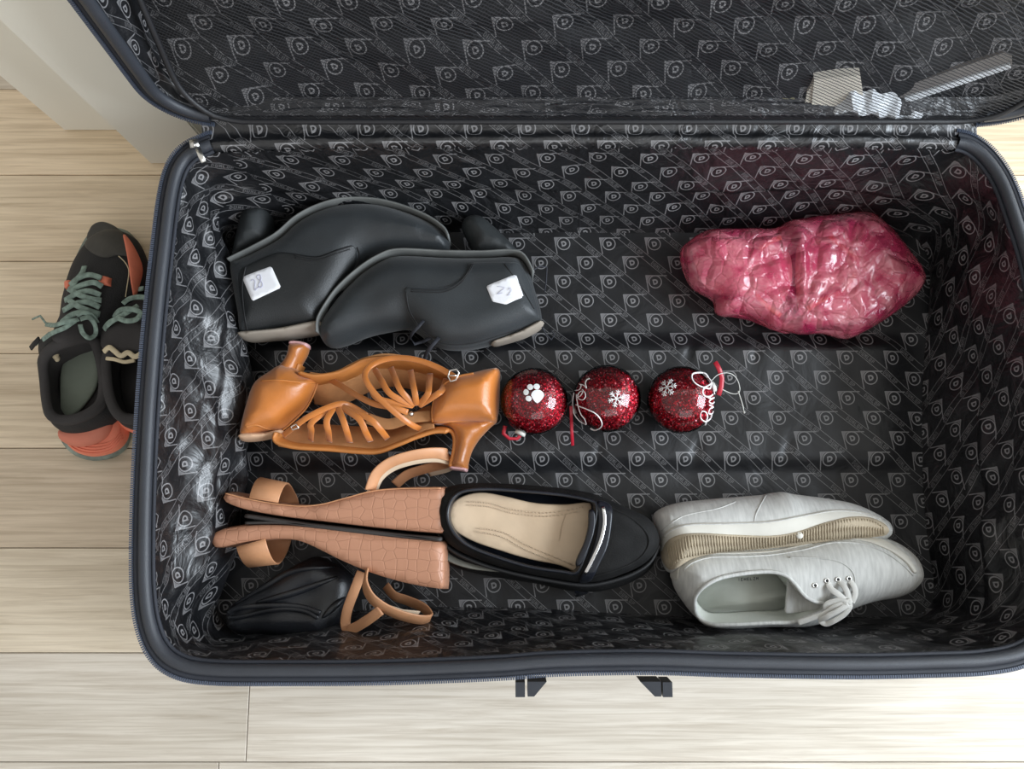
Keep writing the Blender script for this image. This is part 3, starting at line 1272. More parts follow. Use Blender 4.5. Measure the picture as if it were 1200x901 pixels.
M['strap_in'] = mat('beige_strap_lining', (0.58, 0.45, 0.32), 0.7, var=0.1)
M['wedge_sole'] = mat('grey_brown_outsole', (0.035, 0.03, 0.028), 0.6)
M['suede_black'] = mat('black_suede', (0.006, 0.0058, 0.0058), 0.8, var=0.5, vscale=60, bump=0.8, bscale=700, spec=0.25)
M['patent'] = mat('navy_black_trim', (0.012, 0.014, 0.02), 0.3, bump=0.2)
M['beige_insole'] = mat('beige_leather_insole', (0.66, 0.50, 0.345), 0.42, var=0.12, vscale=18, bump=0.3, bscale=160)
M['grey_side'] = mat('grey_green_insole', (0.15, 0.146, 0.122), 0.65, var=0.15)
M['silver'] = mat('silver_bar', (0.8, 0.8, 0.8), 0.18, metal=1.0, var=0.02)
M['black_rubber'] = mat('black_rubber', (0.018, 0.018, 0.019), 0.55, bump=0.3)
M['pouch'] = mat('black_stretch_satin', (0.012, 0.013, 0.016), 0.36, var=0.3, vscale=20, bump=0.5, bscale=700)
M['canvas'] = mat('pale_grey_marl', (0.47, 0.47, 0.45), 0.85, vscale=60, bump=0.4, bscale=900, stretch=(6, 1, 1), color2=(0.62, 0.62, 0.595))
M['canvas_in'] = mat('white_canvas_inside', (0.60, 0.62, 0.57), 0.85, var=0.06)
M['rubber_white'] = mat('offwhite_rubber', (0.62, 0.60, 0.54), 0.5, var=0.06)
M['rubber_tan'] = mat('dirty_tan_outsole', (0.42, 0.35, 0.25), 0.75, var=0.2, vscale=25)
M['tread'] = mat('worn_tan_tread', (0.37, 0.305, 0.21), 0.8, var=0.2)
M['lace_white'] = mat('white_cotton_lace', (0.64, 0.63, 0.595), 0.85, bump=0.5, bscale=1200)
M['trail_black'] = mat('black_mesh_fabric', (0.014, 0.014, 0.015), 0.8, var=0.3, bump=1.0, bscale=600)
M['trail_collar'] = mat('charcoal_padded_fabric', (0.040, 0.037, 0.037), 0.9, var=0.2, bump=0.5, bscale=800)
M['trail_cap'] = mat('dusty_toe_rubber', (0.055, 0.052, 0.045), 0.7, var=0.35, vscale=30)
M['coral'] = mat('coral_foam', (0.80, 0.22, 0.13), 0.6, var=0.12, bump=0.3)
M['coral_dark'] = mat('coral_heel_patch', (0.62, 0.20, 0.13), 0.7, var=0.1)
M['sage'] = mat('sage_insole', (0.185, 0.215, 0.175), 0.85, var=0.1)
M['teal'] = mat('teal_lace', (0.22, 0.30, 0.26), 0.8, var=0.35, vscale=180, bump=0.5, bscale=1500)
M['teal_sole'] = mat('mottled_teal_outsole', (0.03, 0.035, 0.03), 0.7, vscale=45, color2=(0.30, 0.36, 0.31))
M['foam'] = mat('torn_cream_foam', (0.62, 0.53, 0.36), 0.9, var=0.2)
M['red_ribbon'] = mat('red_satin_ribbon', (0.50, 0.02, 0.04), 0.35)
M['red_core'] = mat('dark_red_core', (0.22, 0.004, 0.014), 0.5, var=0.5, vscale=120)
M['white_vinyl'] = mat('white_vinyl', (0.82, 0.80, 0.80), 0.5, var=0.02)
M['clear'] = mat('clear_line', (0.62, 0.62, 0.58), 0.25)
M['card'] = mat('beige_card', (0.70, 0.65, 0.56), 0.7, var=0.08)
M['plastic_white'] = mat('white_film', (0.70, 0.73, 0.76), 0.35, var=0.15, vscale=40)
M['brass'] = mat('tarnished_brass', (0.32, 0.30, 0.20), 0.5, metal=0.7)
M['rail'] = mat('grey_translucent_rail', (0.20, 0.185, 0.175), 0.3)


def dressed_label(o, text):
    o['label'] = text
    return o


# ================================================================== ankle boots
FB = FZ + 0.004
def boot_noise(seed, amp):
    return lambda x, y: amp * noise.noise(Vector((x * 22, y * 22, seed)))


# --- boot nearest the left side
z0 = FB + 0.034
b1 = thing('ankle_boot', 'black ankle boot with a rectangular white sticker against the left suitcase wall', 'boot', W(350, 330, FB), 'pair of black ankle boots')
o1 = [(273, 312), (285, 306), (303, 298), (330, 283), (352, 264), (376, 251), (405, 243), (440, 243), (472, 250), (502, 262), (522, 275), (528, 288), (522, 299), (495, 299), (460, 298), (436, 303), (424, 315), (412, 335), (398, 360), (384, 374), (376, 386), (330, 392), (288, 397), (281, 370), (275, 340)]


def fn1(x, y):
    p = W(424, 305, z0)
    return 0.0015 * noise.noise(Vector((x * 25, y * 25, 1))) - 0.004 * math.exp(-((x - p.x) ** 2 + (y - p.y) ** 2) / 0.0004)


rb = Relief(o1, z0, 0.036, 0.032, r=0.030, fn=fn1)
rb.build('upper', M['boot'], b1)
rb.over('quarter', [(281, 318), (300, 306), (325, 296), (345, 297), (372, 300), (395, 292), (414, 288), (418, 302), (410, 325), (396, 352), (382, 368), (373, 381), (330, 387), (293, 391), (285, 368), (280, 340)], 0.0012, M['boot_dark'], b1)
mb = MB()
sp_ = cat([(275, 311), (287, 305), (303, 297), (330, 282), (352, 263), (376, 250), (405, 242), (440, 242), (472, 249), (502, 261), (521, 274), (527, 284)], 6)
mb.ribbon([W(a, b, z0 + 0.004) for a, b in sp_], 0.050, 0.0026, wdir=Vector((0, 0, 1)))
mb.build('sole', M['boot_sole'], b1)
hl = Relief([(273, 311), (276, 290), (281, 268), (286, 252), (295, 246), (308, 245), (318, 249), (321, 262), (321, 276), (318, 288), (303, 297), (288, 304)], z0 - 0.004, 0.029, 0.026, r=0.024)
hl.build('heel', M['boot_heel'], b1)
mb = MB()
ins = cat([(288, 393), (320, 389), (350, 386), (376, 380), (376, 387), (350, 392.5), (320, 395.5), (290, 398)], 4, True)
lo = Relief([(284, 391), (330, 386), (378, 377), (379, 388), (350, 395), (320, 398), (289, 399.5)], z0 + 0.004, 0.024, 0.026, r=0.008)
lo.build('lining', M['boot_lining'], b1)
mb = MB()
mb.tube(rb.path([(283, 391), (300, 389), (330, 386), (372, 380)], 0.0012), 0.0009, 6)
mb.tube(rb.path([(419, 290), (421, 302), (412, 325), (398, 352)], 0.0015), 0.0007, 6)
mb.tube(rb.path([(345, 299), (372, 302), (395, 294), (413, 288)], 0.0018), 0.0006, 6)
mb.tube(rb.path([(345, 302), (372, 305), (395, 297), (410, 292)], 0.0018), 0.0006, 6)
mb.tube(rb.path([(288, 312), (284, 335), (286, 365), (290, 388)], 0.0015), 0.0007, 6)
mb.build('stitching', M['thread'], b1)
st = rb.over('sticker', [(284, 325.5), (318.5, 312), (330, 337.5), (296, 353.5)], 0.0018, M['paper'], b1, edge=0.0004, smooth=False)
st['label'] = 'rectangular white paper sticker with a faint handwritten 28'
mb = MB()
mb.tube(rb.path([(294, 329), (297, 327.5), (299, 330), (298.5, 335), (299, 340), (301.5, 337.5), (305, 336)], 0.0026), 0.00028, 5)
mb.tube(rb.path([(304, 321.5), (301, 324.5), (304, 328), (307, 331), (307.5, 335), (305, 337), (303, 334), (305, 330), (306, 325), (304, 321.5)], 0.0026), 0.00028, 5)
mb.build('handwriting', M['ink'], b1)

# --- second boot
b2 = thing('ankle_boot', 'black ankle boot with a clipped-corner white sticker and untied laces, sole facing the hinge', 'boot', W(510, 360, FB), 'pair of black ankle boots')
z0 = FB + 0.036
o2 = [(386, 407), (376, 394), (378, 380), (388, 364), (403, 345), (425, 324), (448, 309), (470, 302.5), (520, 304.5), (565, 305), (600, 303.5), (613, 309), (622, 325), (628, 345), (634, 366), (633, 381), (612, 392), (585, 402), (555, 409), (525, 410), (505, 403), (491, 392), (478, 386), (455, 389), (430, 395), (405, 405)]


def fn2(x, y):
    p = W(474, 370, z0 + 0.02)
    q = W(476, 350, z0 + 0.02)
    return 0.0015 * noise.noise(Vector((x * 25, y * 25, 2))) - 0.006 * math.exp(-((x - p.x) / 0.012) ** 2 - ((y - p.y) / 0.016) ** 2)


rb = Relief(o2, z0, 0.037, 0.033, r=0.030, fn=fn2)
rb.build('upper', M['boot'], b2)
rb.over('quarter', [(474, 339), (482, 336), (505, 337), (522, 336), (538, 328), (549, 316), (552, 308), (600, 307), (611, 312), (620, 328), (626, 346), (631, 366), (629, 378), (610, 387), (582, 397), (553, 405), (526, 406), (507, 399), (493, 388), (484, 376), (477, 362)], 0.0016, M['boot'], b2)
mb = MB()
sp_ = cat([(377, 394), (378, 379), (387, 362), (401, 343), (424, 322), (447, 307), (470, 300), (520, 302), (565, 302.5), (600, 301), (614, 307), (624, 325)], 6)
mb.ribbon([W(a, b, z0 + 0.004) for a, b in sp_], 0.050, 0.0026, wdir=Vector((0, 0, 1)))
mb.build('sole', M['boot_sole'], b2)
hl = Relief([(612, 306), (604, 292), (592, 279), (578, 266), (567, 257), (556, 254), (545, 258), (541, 267), (545, 278), (551, 290), (556, 303), (585, 306)], z0 - 0.005, 0.029, 0.026, r=0.024)
hl.build('heel', M['boot_heel'], b2)
lo = Relief([(575, 402), (605, 391), (635, 376), (635, 384), (618, 394), (600, 400), (580, 405)], z0 + 0.004, 0.022, 0.026, r=0.008)
lo.build('lining', M['boot_lining'], b2)
mb = MB()
for dy in (0, 2.6):
    mb.tube(rb.path([(482, 339 + dy), (505, 340 + dy), (522, 339 + dy), (538, 331 + dy), (549 + dy * .6, 318), (553 + dy * .6, 309)], 0.0018), 0.0006, 6)
mb.tube(rb.path([(476, 342), (479, 361), (486, 375), (495, 387), (509, 398)], 0.0018), 0.0006, 6)
mb.tube(rb.path([(510, 399), (527, 403), (553, 402), (582, 394), (612, 384)], 0.0018), 0.0006, 6)
mb.tube(rb.path([(591, 309), (603, 325), (615, 343), (626, 362)], 0.0018), 0.0006, 6)
mb.build('stitching', M['thread'], b2)
st = rb.over('sticker', [(569.5, 335.5), (605, 322), (614, 348.5), (593, 357.5), (577, 354)], 0.0024, M['paper'], b2, edge=0.0004, smooth=False)
st['label'] = 'white paper sticker with clipped corners and faint pencil marks 72'
mb = MB()
mb.tube(rb.path([(583, 335.5), (591, 337), (587, 341), (583, 344.5), (589, 343)], 0.0032), 0.00022, 5)
mb.tube(rb.path([(596, 340), (598, 337), (599, 341), (595, 346), (598, 345)], 0.0032), 0.00022, 5)
mb.build('handwriting', M['ink'], b2)
mb = MB()
zl = z0 + 0.037
mb = MB()
mb.ribbon([rb.on(496, 376, 0.002)] + PZ([(490, 383, zl + .002), (484, 389, zl - .004), (480, 396, zl - .02), (486, 403, zl - .03), (496, 400, zl - .03), (504, 396, zl - .02)]), 0.0036, 0.002)
mb.build('lace', M['lace_black'], b2)
mb = MB()
mb.ribbon([rb.on(514, 396, 0.002)] + PZ([(507, 404, zl - .006), (500, 413, zl - .016), (497, 422, zl - .03), (496, 431, zl - .028)]), 0.0042, 0.002)
mb.build('lace', M['lace_black'], b2)
mb = MB()
mb.ribbon(PZ([(508, 421, zl - .028), (520, 427, zl - .025), (527, 434, zl - .018), (531, 446, zl - .012), (532, 460, zl - .01)]), 0.002, 0.0016)
mb.build('lace', M['lace_black'], b2)
mb = MB()
mb.tube(PZ([(634, 381, zl - .03), (640, 392, zl - .04), (646, 398, zl - .045), (650, 392, zl - .045), (643, 385, zl - .045)]), 0.0009, 6)
mb.build('lace', M['lace_black'], b2)
mb = MB()
mb.tube(PZ([(622, 318, zl - .02), (632, 312, zl - .035), (641, 313, zl - .045), (640, 330, zl - .05), (638, 342, zl - .05)]), 0.0009, 6)
mb.build('lace', M['lace_black'], b2)

# ================================================================== dance sandals
FP = FZ + 0.014


def strap(mb, pts, w, t=0.0014, lift=None, wdir=None):
    mb.ribbon([Vector(p) for p in cat([tuple(W(*p)) for p in pts], 6)], w, t, wdir)


# A: heel at the left, toe to the right
s1 = thing('dance_sandal', 'tan satin strappy dance sandal with its heel cup at the left end', 'sandal', W(400, 460, FP), 'pair of tan satin dance sandals')
z0 = FP + 0.034
cup = Relief([(284, 512), (287, 490), (295, 462), (303, 447), (318, 436), (332, 428), (348, 432), (358, 441), (371, 447), (367, 462), (358, 478), (343, 493), (331, 503), (310, 510), (295, 515)], z0, 0.034, 0.030, r=0.028, fn=lambda x, y: 0.002 * noise.noise(Vector((x * 30, y * 30, 3))), g=0.004)
cup.build('heel_cup', M['gold'], s1)
mb = MB()
mb.tube(cup.path([(372, 449), (367, 463), (358, 479), (343, 494), (331, 504)], 0.0005), 0.0012, 6)
mb.tube(cup.path([(306, 446), (325, 445), (345, 447), (371, 449)], 0.0), 0.0008, 6)
mb.tube(cup.path([(288, 500), (300, 498), (315, 503), (331, 504)], 0.0), 0.0008, 6)
mb.build('piping', M['gold_edge'], s1)
base_ = Relief([(283, 508), (296, 506), (312, 507), (331, 503), (329, 509), (305, 516), (284, 517)], z0 + 0.004, 0.018, 0.026, r=0.006)
base_.build('collar_lining', M['gold_sole'], s1)
hl = Relief([(300, 450), (318, 438), (332, 425), (338, 414), (340, 404), (352, 402), (362, 406), (360, 416), (354, 427), (351, 437), (360, 446), (350, 455), (320, 455)], z0 - 0.002, 0.020, 0.019, r=0.016, g=0.004)
hl.build('heel', M['gold'], s1)
tp = Relief([(340, 401), (352, 400.5), (363, 404), (362, 409), (351, 406), (340, 406)], z0 - 0.002, 0.013, 0.013, r=0.003, g=0.003)
tp.build('heel_tip', M['heel_tip'], s1)
mb = MB()
sol = cat([(353, 428), (350, 437), (354, 444), (372, 449), (398, 446), (415, 439), (432, 431), (455, 428), (480, 431), (505, 437), (528, 447), (545, 455)], 6)
mb.ribbon([W(a, b, z0 - 0.002) for a, b in sol], [0.020 if i < 12 else 0.046 for i in range(len(sol))], 0.004, wdir=Vector((0, 0.25, 1)))
mb.build('sole', M['gold_edge'], s1)
mb = MB()
sol = cat([(366, 455), (385, 457), (404, 452), (420, 444), (434, 438), (455, 434), (480, 437), (505, 443), (524, 452)], 6)
mb.ribbon([W(a, b, z0 - 0.010) for a, b in sol], 0.052, 0.0025, wdir=Vector((0, 0.7, 1)))
mb.build('insole', M['suede'], s1)
# straps gathering at a knot
kx, ky, kz = 491, 479, z0 + 0.020
for (a, b, c, d) in ((428, 446, 445, 468), (439, 436, 458, 462), (458, 434, 470, 458), (481, 437, 486, 460), (504, 441, 501, 462), (523, 447, 512, 462)):
    mb = MB()
    strap(mb, [(a, b - 3, z0 + 0.012), (a + (c - a) * .4, b + 9, z0 + 0.028), (c, d, z0 + 0.034), (kx - 2 + (c - kx) * .12, ky - 4, kz + 0.004)], 0.0066)
    mb.build('strap', M['gold'], s1)
mb = MB()
strap(mb, [(385, 444, z0 + .002), (398, 451, z0 + .016), (416, 462, z0 + .026), (438, 473, z0 + .032), (458, 477, z0 + .034), (478, 483, kz + .008)], 0.0065)
mb.build('strap', M['gold'], s1)
mb = MB()
strap(mb, [(493, 503, z0 + .012), (478, 495, z0 + .028), (460, 481, z0 + .037), (441, 463, z0 + .042), (430, 448, z0 + .042), (428, 437, z0 + .038), (437, 427, z0 + .032), (456, 420, z0 + .028), (480, 420, z0 + .026), (505, 427, z0 + .026), (527, 438, z0 + .028), (536, 444, z0 + .03)], 0.0062)
o = mb.build('ankle_strap', M['gold'], s1)
mb = MB()
mb.tube(PZ([(527, 434, z0 + .034), (535, 432.5, z0 + .034), (538, 437, z0 + .033), (534, 445, z0 + .033), (528, 447, z0 + .033), (525, 441, z0 + .034)]), 0.0009, 6, closed=True)
mb.tube(PZ([(527, 440, z0 + .036), (536, 440, z0 + .035)]), 0.0007, 6)
mb.build('buckle', M['metal'], o)
mb = MB()
mb.ball(W(482, 485, z0 + 0.026), 0.0028)
mb.build('ring', M['metal'], s1)

# B: heel at the right, toe to the left
s2 = thing('dance_sandal', 'tan satin strappy dance sandal, heel cup at its right end beside a bauble', 'sandal', W(470, 500, FP), 'pair of tan satin dance sandals')
z0 = FP + 0.034
cup = Relief([(507, 496), (506, 480), (510, 464), (520, 450), (535, 441), (555, 437), (572, 433), (585, 433), (586, 450), (585, 475), (583, 490), (578, 497), (545, 496), (520, 498)], z0, 0.034, 0.030, r=0.024, fn=lambda x, y: 0.0015 * noise.noise(Vector((x * 25, y * 25, 8))), g=0.004)
cup.build('heel_cup', M['gold'], s2)
mb = MB()
mb.tube(cup.path([(507, 495), (506.5, 480), (510.5, 464), (520.5, 450.5), (536, 441.5), (555, 437.5)], 0.0005), 0.0013, 6)
mb.tube(cup.path([(508, 495), (545, 494), (578, 496)], 0.0003), 0.0009, 6)
mb.build('piping', M['gold_edge'], s2)
hl = Relief([(508, 496), (545, 493), (582, 492), (574, 502), (562, 515), (553, 530), (549, 545), (548, 551), (528, 549), (530, 538), (533, 520), (531, 506), (524, 500)], z0 - 0.002, 0.022, 0.020, r=0.017, g=0.004)
hl.build('heel', M['gold'], s2)
tp = Relief([(527, 545), (549, 548), (548, 553.5), (526.5, 550.5)], z0 - 0.002, 0.014, 0.013, r=0.003, g=0.003, smooth=False)
tp.build('heel_tip', M['heel_tip'], s2)
mb = MB()
sol = cat([(528, 547), (533, 525), (533, 510), (527, 503), (512, 502), (492, 508), (470, 517), (448, 525), (425, 525), (390, 522), (355, 520), (334, 515), (331, 509)], 6)
mb.ribbon([W(a, b, z0 - 0.002) for a, b in sol], [0.024 if i < 18 else 0.052 for i in range(len(sol))], 0.0045, wdir=Vector((0, -0.25, 1)))
mb.build('sole', M['gold_edge'], s2)
mb = MB()
sol = cat([(507, 488), (495, 492), (475, 503), (452, 514), (425, 515), (390, 513), (355, 511), (336, 508)], 6)
mb.ribbon([W(a, b, z0 - 0.006) for a, b in sol], 0.050, 0.0025, wdir=Vector((0, -0.8, 1)))
mb.build('insole', M['suede'], s2)
mb = MB()
sol = cat([(505, 487), (480, 490), (455, 497), (430, 490)], 6)
mb.ribbon([W(a, b, z0 + 0.010) for a, b in sol], 0.012, 0.002)
mb.build('lining_strip', M['suede'], s2)
kx, ky = 394, 476
for (a, b, c, d) in ((454, 511, 432, 490), (434, 514, 420, 490), (410, 515, 402, 492), (386, 514, 383, 492), (364, 513, 366, 494)):
    mb = MB()
    strap(mb, [(a, b + 3, z0 + 0.012), (a + (c - a) * .4, b - 8, z0 + 0.028), (c, d, z0 + 0.034), (kx + (c - kx) * .15, ky, z0 + 0.026)], 0.0068)
    mb.build('strap', M['gold'], s2)
mb = MB()
strap(mb, [(332, 510, z0 + .018), (345, 500, z0 + .030), (362, 488, z0 + .034), (380, 479, z0 + .032), (398, 473, z0 + .028), (412, 476, z0 + .022), (430, 487, z0 + .018)], 0.0062)
mb.build('strap', M['gold'], s2)
mb = MB()
mb.tube(PZ([(341, 500, z0 + .033), (347, 497, z0 + .034), (350, 501, z0 + .033), (343, 504, z0 + .033)]), 0.0008, 6, closed=True)
mb.build('buckle', M['metal'], s2)

# ================================================================== wedge sandals
def wedge(label, outline, zb, holes=None):
    t = thing('wedge_sandal', label, 'sandal', W(390, 610, FB), 'pair of tan wedge sandals')
    return t


HW = 0.037


def croc_mat():
    m, t, b = new_mat('embossed_tan_leather')
    tc = t.nodes.new('ShaderNodeTexCoord')
    mp = t.nodes.new('ShaderNodeMapping')
    mp.inputs['Scale'].default_value = (85, 95, 30)
    t.links.new(tc.outputs['Object'], mp.inputs[0])
    vo = t.nodes.new('ShaderNodeTexVoronoi')
    vo.feature = 'DISTANCE_TO_EDGE'
    vo.inputs['Scale'].default_value = 1.0
    vo.inputs['Randomness'].default_value = 0.45
    t.links.new(mp.outputs[0], vo.inputs['Vector'])
    mr = t.nodes.new('ShaderNodeMapRange')
    mr.inputs[1].default_value = 0.0
    mr.inputs[2].default_value = 0.07
    t.links.new(vo.outputs[0], mr.inputs[0])
    mix = t.nodes.new('ShaderNodeMix')
    mix.data_type = 'RGBA'
    mix.inputs[6].default_value = (0.42, 0.20, 0.118, 1)
    mix.inputs[7].default_value = (0.47, 0.228, 0.137, 1)
    t.links.new(mr.outputs[0], mix.inputs[0])
    t.links.new(mix.outputs[2], b.inputs['Base Color'])
    b.inputs['Roughness'].default_value = 0.42
    bp = t.nodes.new('ShaderNodeBump')
    bp.inputs['Strength'].default_value = 0.35
    bp.inputs['Distance'].default_value = 0.0008
    t.links.new(mr.outputs[0], bp.inputs['Height'])
    t.links.new(bp.outputs[0], b.inputs['Normal'])
    return m


M['croc'] = croc_mat()


def band(mb, px0, px1, out, zc, b_, w, t=0.0022, skew=(0, 0), n=20):
    """strap bowed over the foot bed: px0/px1 give its two edges on the sole, out the apex shift in px"""
    c = ((px0[0] + px1[0]) / 2, (px0[1] + px1[1]) / 2)
    path = []
    for k in range(n + 1):
        th = math.pi * (k / n)
        z = zc + b_ * math.cos(th)
        s_ = math.sin(th) ** 0.8
        path.append(W(c[0] + out[0] * s_ + skew[0] * (k / n), c[1] + out[1] * s_ + skew[1] * (k / n), z))
    d = W(px1[0], px1[1], zc) - W(px0[0], px0[1], zc)
    mb.ribbon(path, w, t, wdir=d)


w1 = thing('wedge_sandal', 'tan leather wedge sandal, the one nearer the dance sandals, straps pointing towards the hinge', 'sandal', W(390, 595, FB), 'pair of tan wedge sandals')
zt = FB + 2 * HW
rw = Relief([(258, 577), (262, 575), (290, 582), (320, 588), (350, 591), (375, 589), (405, 581), (435, 573), (470, 570), (518, 569.5), (523, 573), (523, 624), (520, 627), (480, 624), (430, 619), (380, 613), (330, 607), (290, 600), (265, 592), (258, 585)], FB + HW, HW, HW, r=0.004, zmap=zt, g=0.008, n=3)
rw.build('wedge_heel', M['croc'], w1)
mb = MB()
sol = cat([(300, 603), (340, 609), (380, 615), (430, 621), (480, 626), (521, 629)], 6)
mb.ribbon([W(a, b + 1.0, zt - HW) for a, b in sol], 2 * HW - 0.002, 0.004, wdir=Vector((0, 0, 1)))
mb.build('outsole', M['wedge_sole'], w1)
mb = MB()
mb.tube([W(a, b, zt - 0.0015) for a, b in cat([(264, 578), (290, 584.5), (320, 590), (350, 593), (376, 591), (405, 583.5), (436, 575.5), (470, 572.5), (517, 572)], 6)], 0.0007, 6)
mb.build('welt_seam', M['tan_strap'], w1)
mb = MB()
band(mb, (292, 583), (326, 590), (0, -27), FB + HW, HW * 0.93, 0.031, skew=(26, 8))
o = mb.build('toe_strap', M['tan_strap'], w1)
mb = MB()
pts = [(434, 574, zt - .006), (441, 556, zt - .002), (456, 543, zt - .001), (478, 535, zt - .003), (503, 531, zt - .010), (521, 532, zt - .02), (527, 538, zt - .034), (520, 544, zt - .046), (500, 549, zt - .054), (478, 556, zt - .058), (463, 568, zt - .06)]
mb.ribbon([Vector(p) for p in cat([tuple(W(*p)) for p in pts], 6)], 0.013, 0.0024, wdir=Vector((-0.45, 0.75, 0.75)))
mb.build('ankle_strap', M['tan_strap'], w1)
mb = MB()
mb.ribbon([Vector(p) for p in cat([tuple(W(p[0] + 1.5, p[1] + 4.5, p[2] - .004)) for p in pts[:9]], 6)], 0.013, 0.0014, wdir=Vector((-0.45, 0.75, 0.75)))
mb.build('strap_lining', M['strap_in'], w1)

w2 = thing('wedge_sandal', 'tan leather wedge sandal beside the black pouch, straps pointing towards the front edge', 'sandal', W(390, 650, FB), 'pair of tan wedge sandals')
rw = Relief([(243, 634), (245, 626), (256, 619), (285, 614), (320, 613), (360, 615), (420, 622), (480, 629), (519, 634), (522, 640), (522, 690), (518, 693), (480, 687), (440, 676), (400, 660), (370, 645), (345, 635), (315, 634), (285, 638), (260, 643), (246, 643)], FB + HW, HW, HW, r=0.004, zmap=zt, g=0.008, n=3)
rw.build('wedge_heel', M['croc'], w2)
mb = MB()
sol = cat([(300, 612), (330, 611.5), (360, 613), (420, 619.5), (480, 626.5), (520, 631)], 6)
mb.ribbon([W(a, b, zt - HW) for a, b in sol], 2 * HW - 0.002, 0.003, wdir=Vector((0, 0, 1)))
mb.build('outsole', M['wedge_sole'], w2)
mb = MB()
band(mb, (276, 638), (312, 634), (0, 30), FB + HW, HW * 0.93, 0.031, skew=(32, -8))
mb.build('toe_strap', M['tan_strap'], w2)
mb = MB()
pts = [(430, 668, zt - .004), (428, 684, zt + .002), (435, 700, zt + .002), (450, 712, zt - .002), (470, 721, zt - .008), (492, 726, zt - .018), (504, 724, zt - .03), (497, 713, zt - .042), (478, 704, zt - .052), (462, 698, zt - .056), (452, 686, zt - .058)]
mb.ribbon([Vector(p) for p in cat([tuple(W(*p)) for p in pts], 6)], 0.014, 0.0024, wdir=Vector((0.35, 0.75, 0.7)))
mb.build('ankle_strap', M['tan_strap'], w2)
mb = MB()
pts2 = [(424, 670, zt - .02), (416, 690, zt - .02), (407, 715, zt - .02), (405, 733, zt - .022), (412, 737, zt - .018), (430, 727, zt - .008), (446, 715, zt - .002)]
mb.ribbon([Vector(p) for p in cat([tuple(W(*p)) for p in pts2], 6)], 0.0105, 0.0022, wdir=None)
mb.build('strap_end', M['tan_strap'], w2)
mb = MB()
mb.ribbon([W(452, 712, zt - .006), W(470, 718, zt - .012), W(490, 720, zt - .022)], 0.011, 0.001, wdir=Vector((0.35, 0.75, 0.7)))
mb.build('strap_lining', M['strap_in'], w2)

# ================================================================== black pouch
p1 = thing('fabric_pouch', 'folded shiny black stretch fabric pouch in the front left corner of the suitcase', 'pouch', W(340, 705, FB))


def fnp(x, y):
    a = W(270, 712, 0.07)
    b = W(380, 712, 0.07)
    # long folds fanning from the lower left
    t = math.atan2(y - a.y + 0.02, x - a.x + 0.03)
    return 0.004 * math.sin(t * 14 + 1.0) + 0.003 * noise.noise(Vector((x * 30, y * 30, 5)))


rp = Relief([(268, 716), (276, 706), (300, 690), (325, 675), (350, 660), (372, 652), (392, 660), (410, 673), (414, 690), (408, 712), (398, 732), (382, 748), (350, 748), (310, 744), (280, 742), (268, 732)], FB + 0.020, 0.026, 0.018, r=0.03, fn=fnp, g=0.004)
rp.build('body', M['pouch'], p1)
mb = MB()
mb.ribbon([p + Vector((0, 0, .002)) for p in rp.path([(269, 718), (278, 713), (300, 710), (330, 709), (355, 711), (376, 718)], 0.002)], 0.005, 0.004)
mb.ribbon([p + Vector((0, 0, .001)) for p in rp.path([(269, 724), (285, 722), (310, 716), (335, 713), (358, 716), (373, 724)], 0.002)], 0.004, 0.004)
mb.build('hem', M['pouch'], p1)
for pth in ([(276, 708), (310, 688), (345, 669), (392, 664)], [(300, 706), (345, 694), (395, 676)], [(378, 724), (392, 710), (404, 700)]):
    mb = MB()
    pp = rp.path(pth, 0.0)
    mb.tube(pp, [0.001 + 0.003 * math.sin(math.pi * k / (len(pp) - 1)) for k in range(len(pp))], 8)
    mb.build('fold', M['pouch'], p1)

# ================================================================== slip-on loafers
l2 = thing('loafer', 'black slip-on loafer underneath, only its grey inner side and black sole edge showing', 'shoe', W(620, 650, FB), 'pair of black loafers with beige insoles')
ru = Relief([(519, 626), (516, 640), (520, 655), (540, 667), (580, 676), (630, 684), (668, 692), (700, 693), (735, 684), (762, 666), (768, 640), (740, 615), (680, 600), (600, 595), (540, 600), (522, 612)], FB + 0.018, 0.022, 0.016, r=0.014)
ru.build('upper', M['suede_black'], l2)
mb = MB()
gp = cat([(516, 625, .077), (518, 639, .076), (528, 651, .075), (550, 660, .074), (575, 665, .073), (600, 668, .072)], 6)
mb.ribbon([W(a, b, z) for a, b, z in gp], [0.024 * (1 - 0.75 * (k / (len(gp) - 1)) ** 1.5) for k in range(len(gp))], 0.003, wdir=Vector((0, -0.7, 1)))
o = mb.build('lining', M['grey_side'], l2)
mb = MB()
mb.ribbon([W(a, b, z) for a, b, z in ((677, 684, .066), (680, 690, .062), (681, 696, .05))], 0.015, 0.004)
mb.build('side_tab', M['patent'], l2)

l1 = thing('loafer', 'black slip-on loafer with a beige insole and a silver bar across the vamp', 'shoe', W(630, 625, 0.075), 'pair of black loafers with beige insoles')
zl = 0.086


def fnl(x, y):
    a = W(540, 600, zl)
    b = W(760, 640, zl)
    t = ((x - a.x) * (b.x - a.x) + (y - a.y) * (b.y - a.y)) / ((b.x - a.x) ** 2 + (b.y - a.y) ** 2)
    return 0.007 * math.exp(-((t - 0.78) / 0.16) ** 2) + 0.005 * math.exp(-((t - 0.0) / 0.15) ** 2) + 0.0006 * noise.noise(Vector((x * 60, y * 60, 2)))


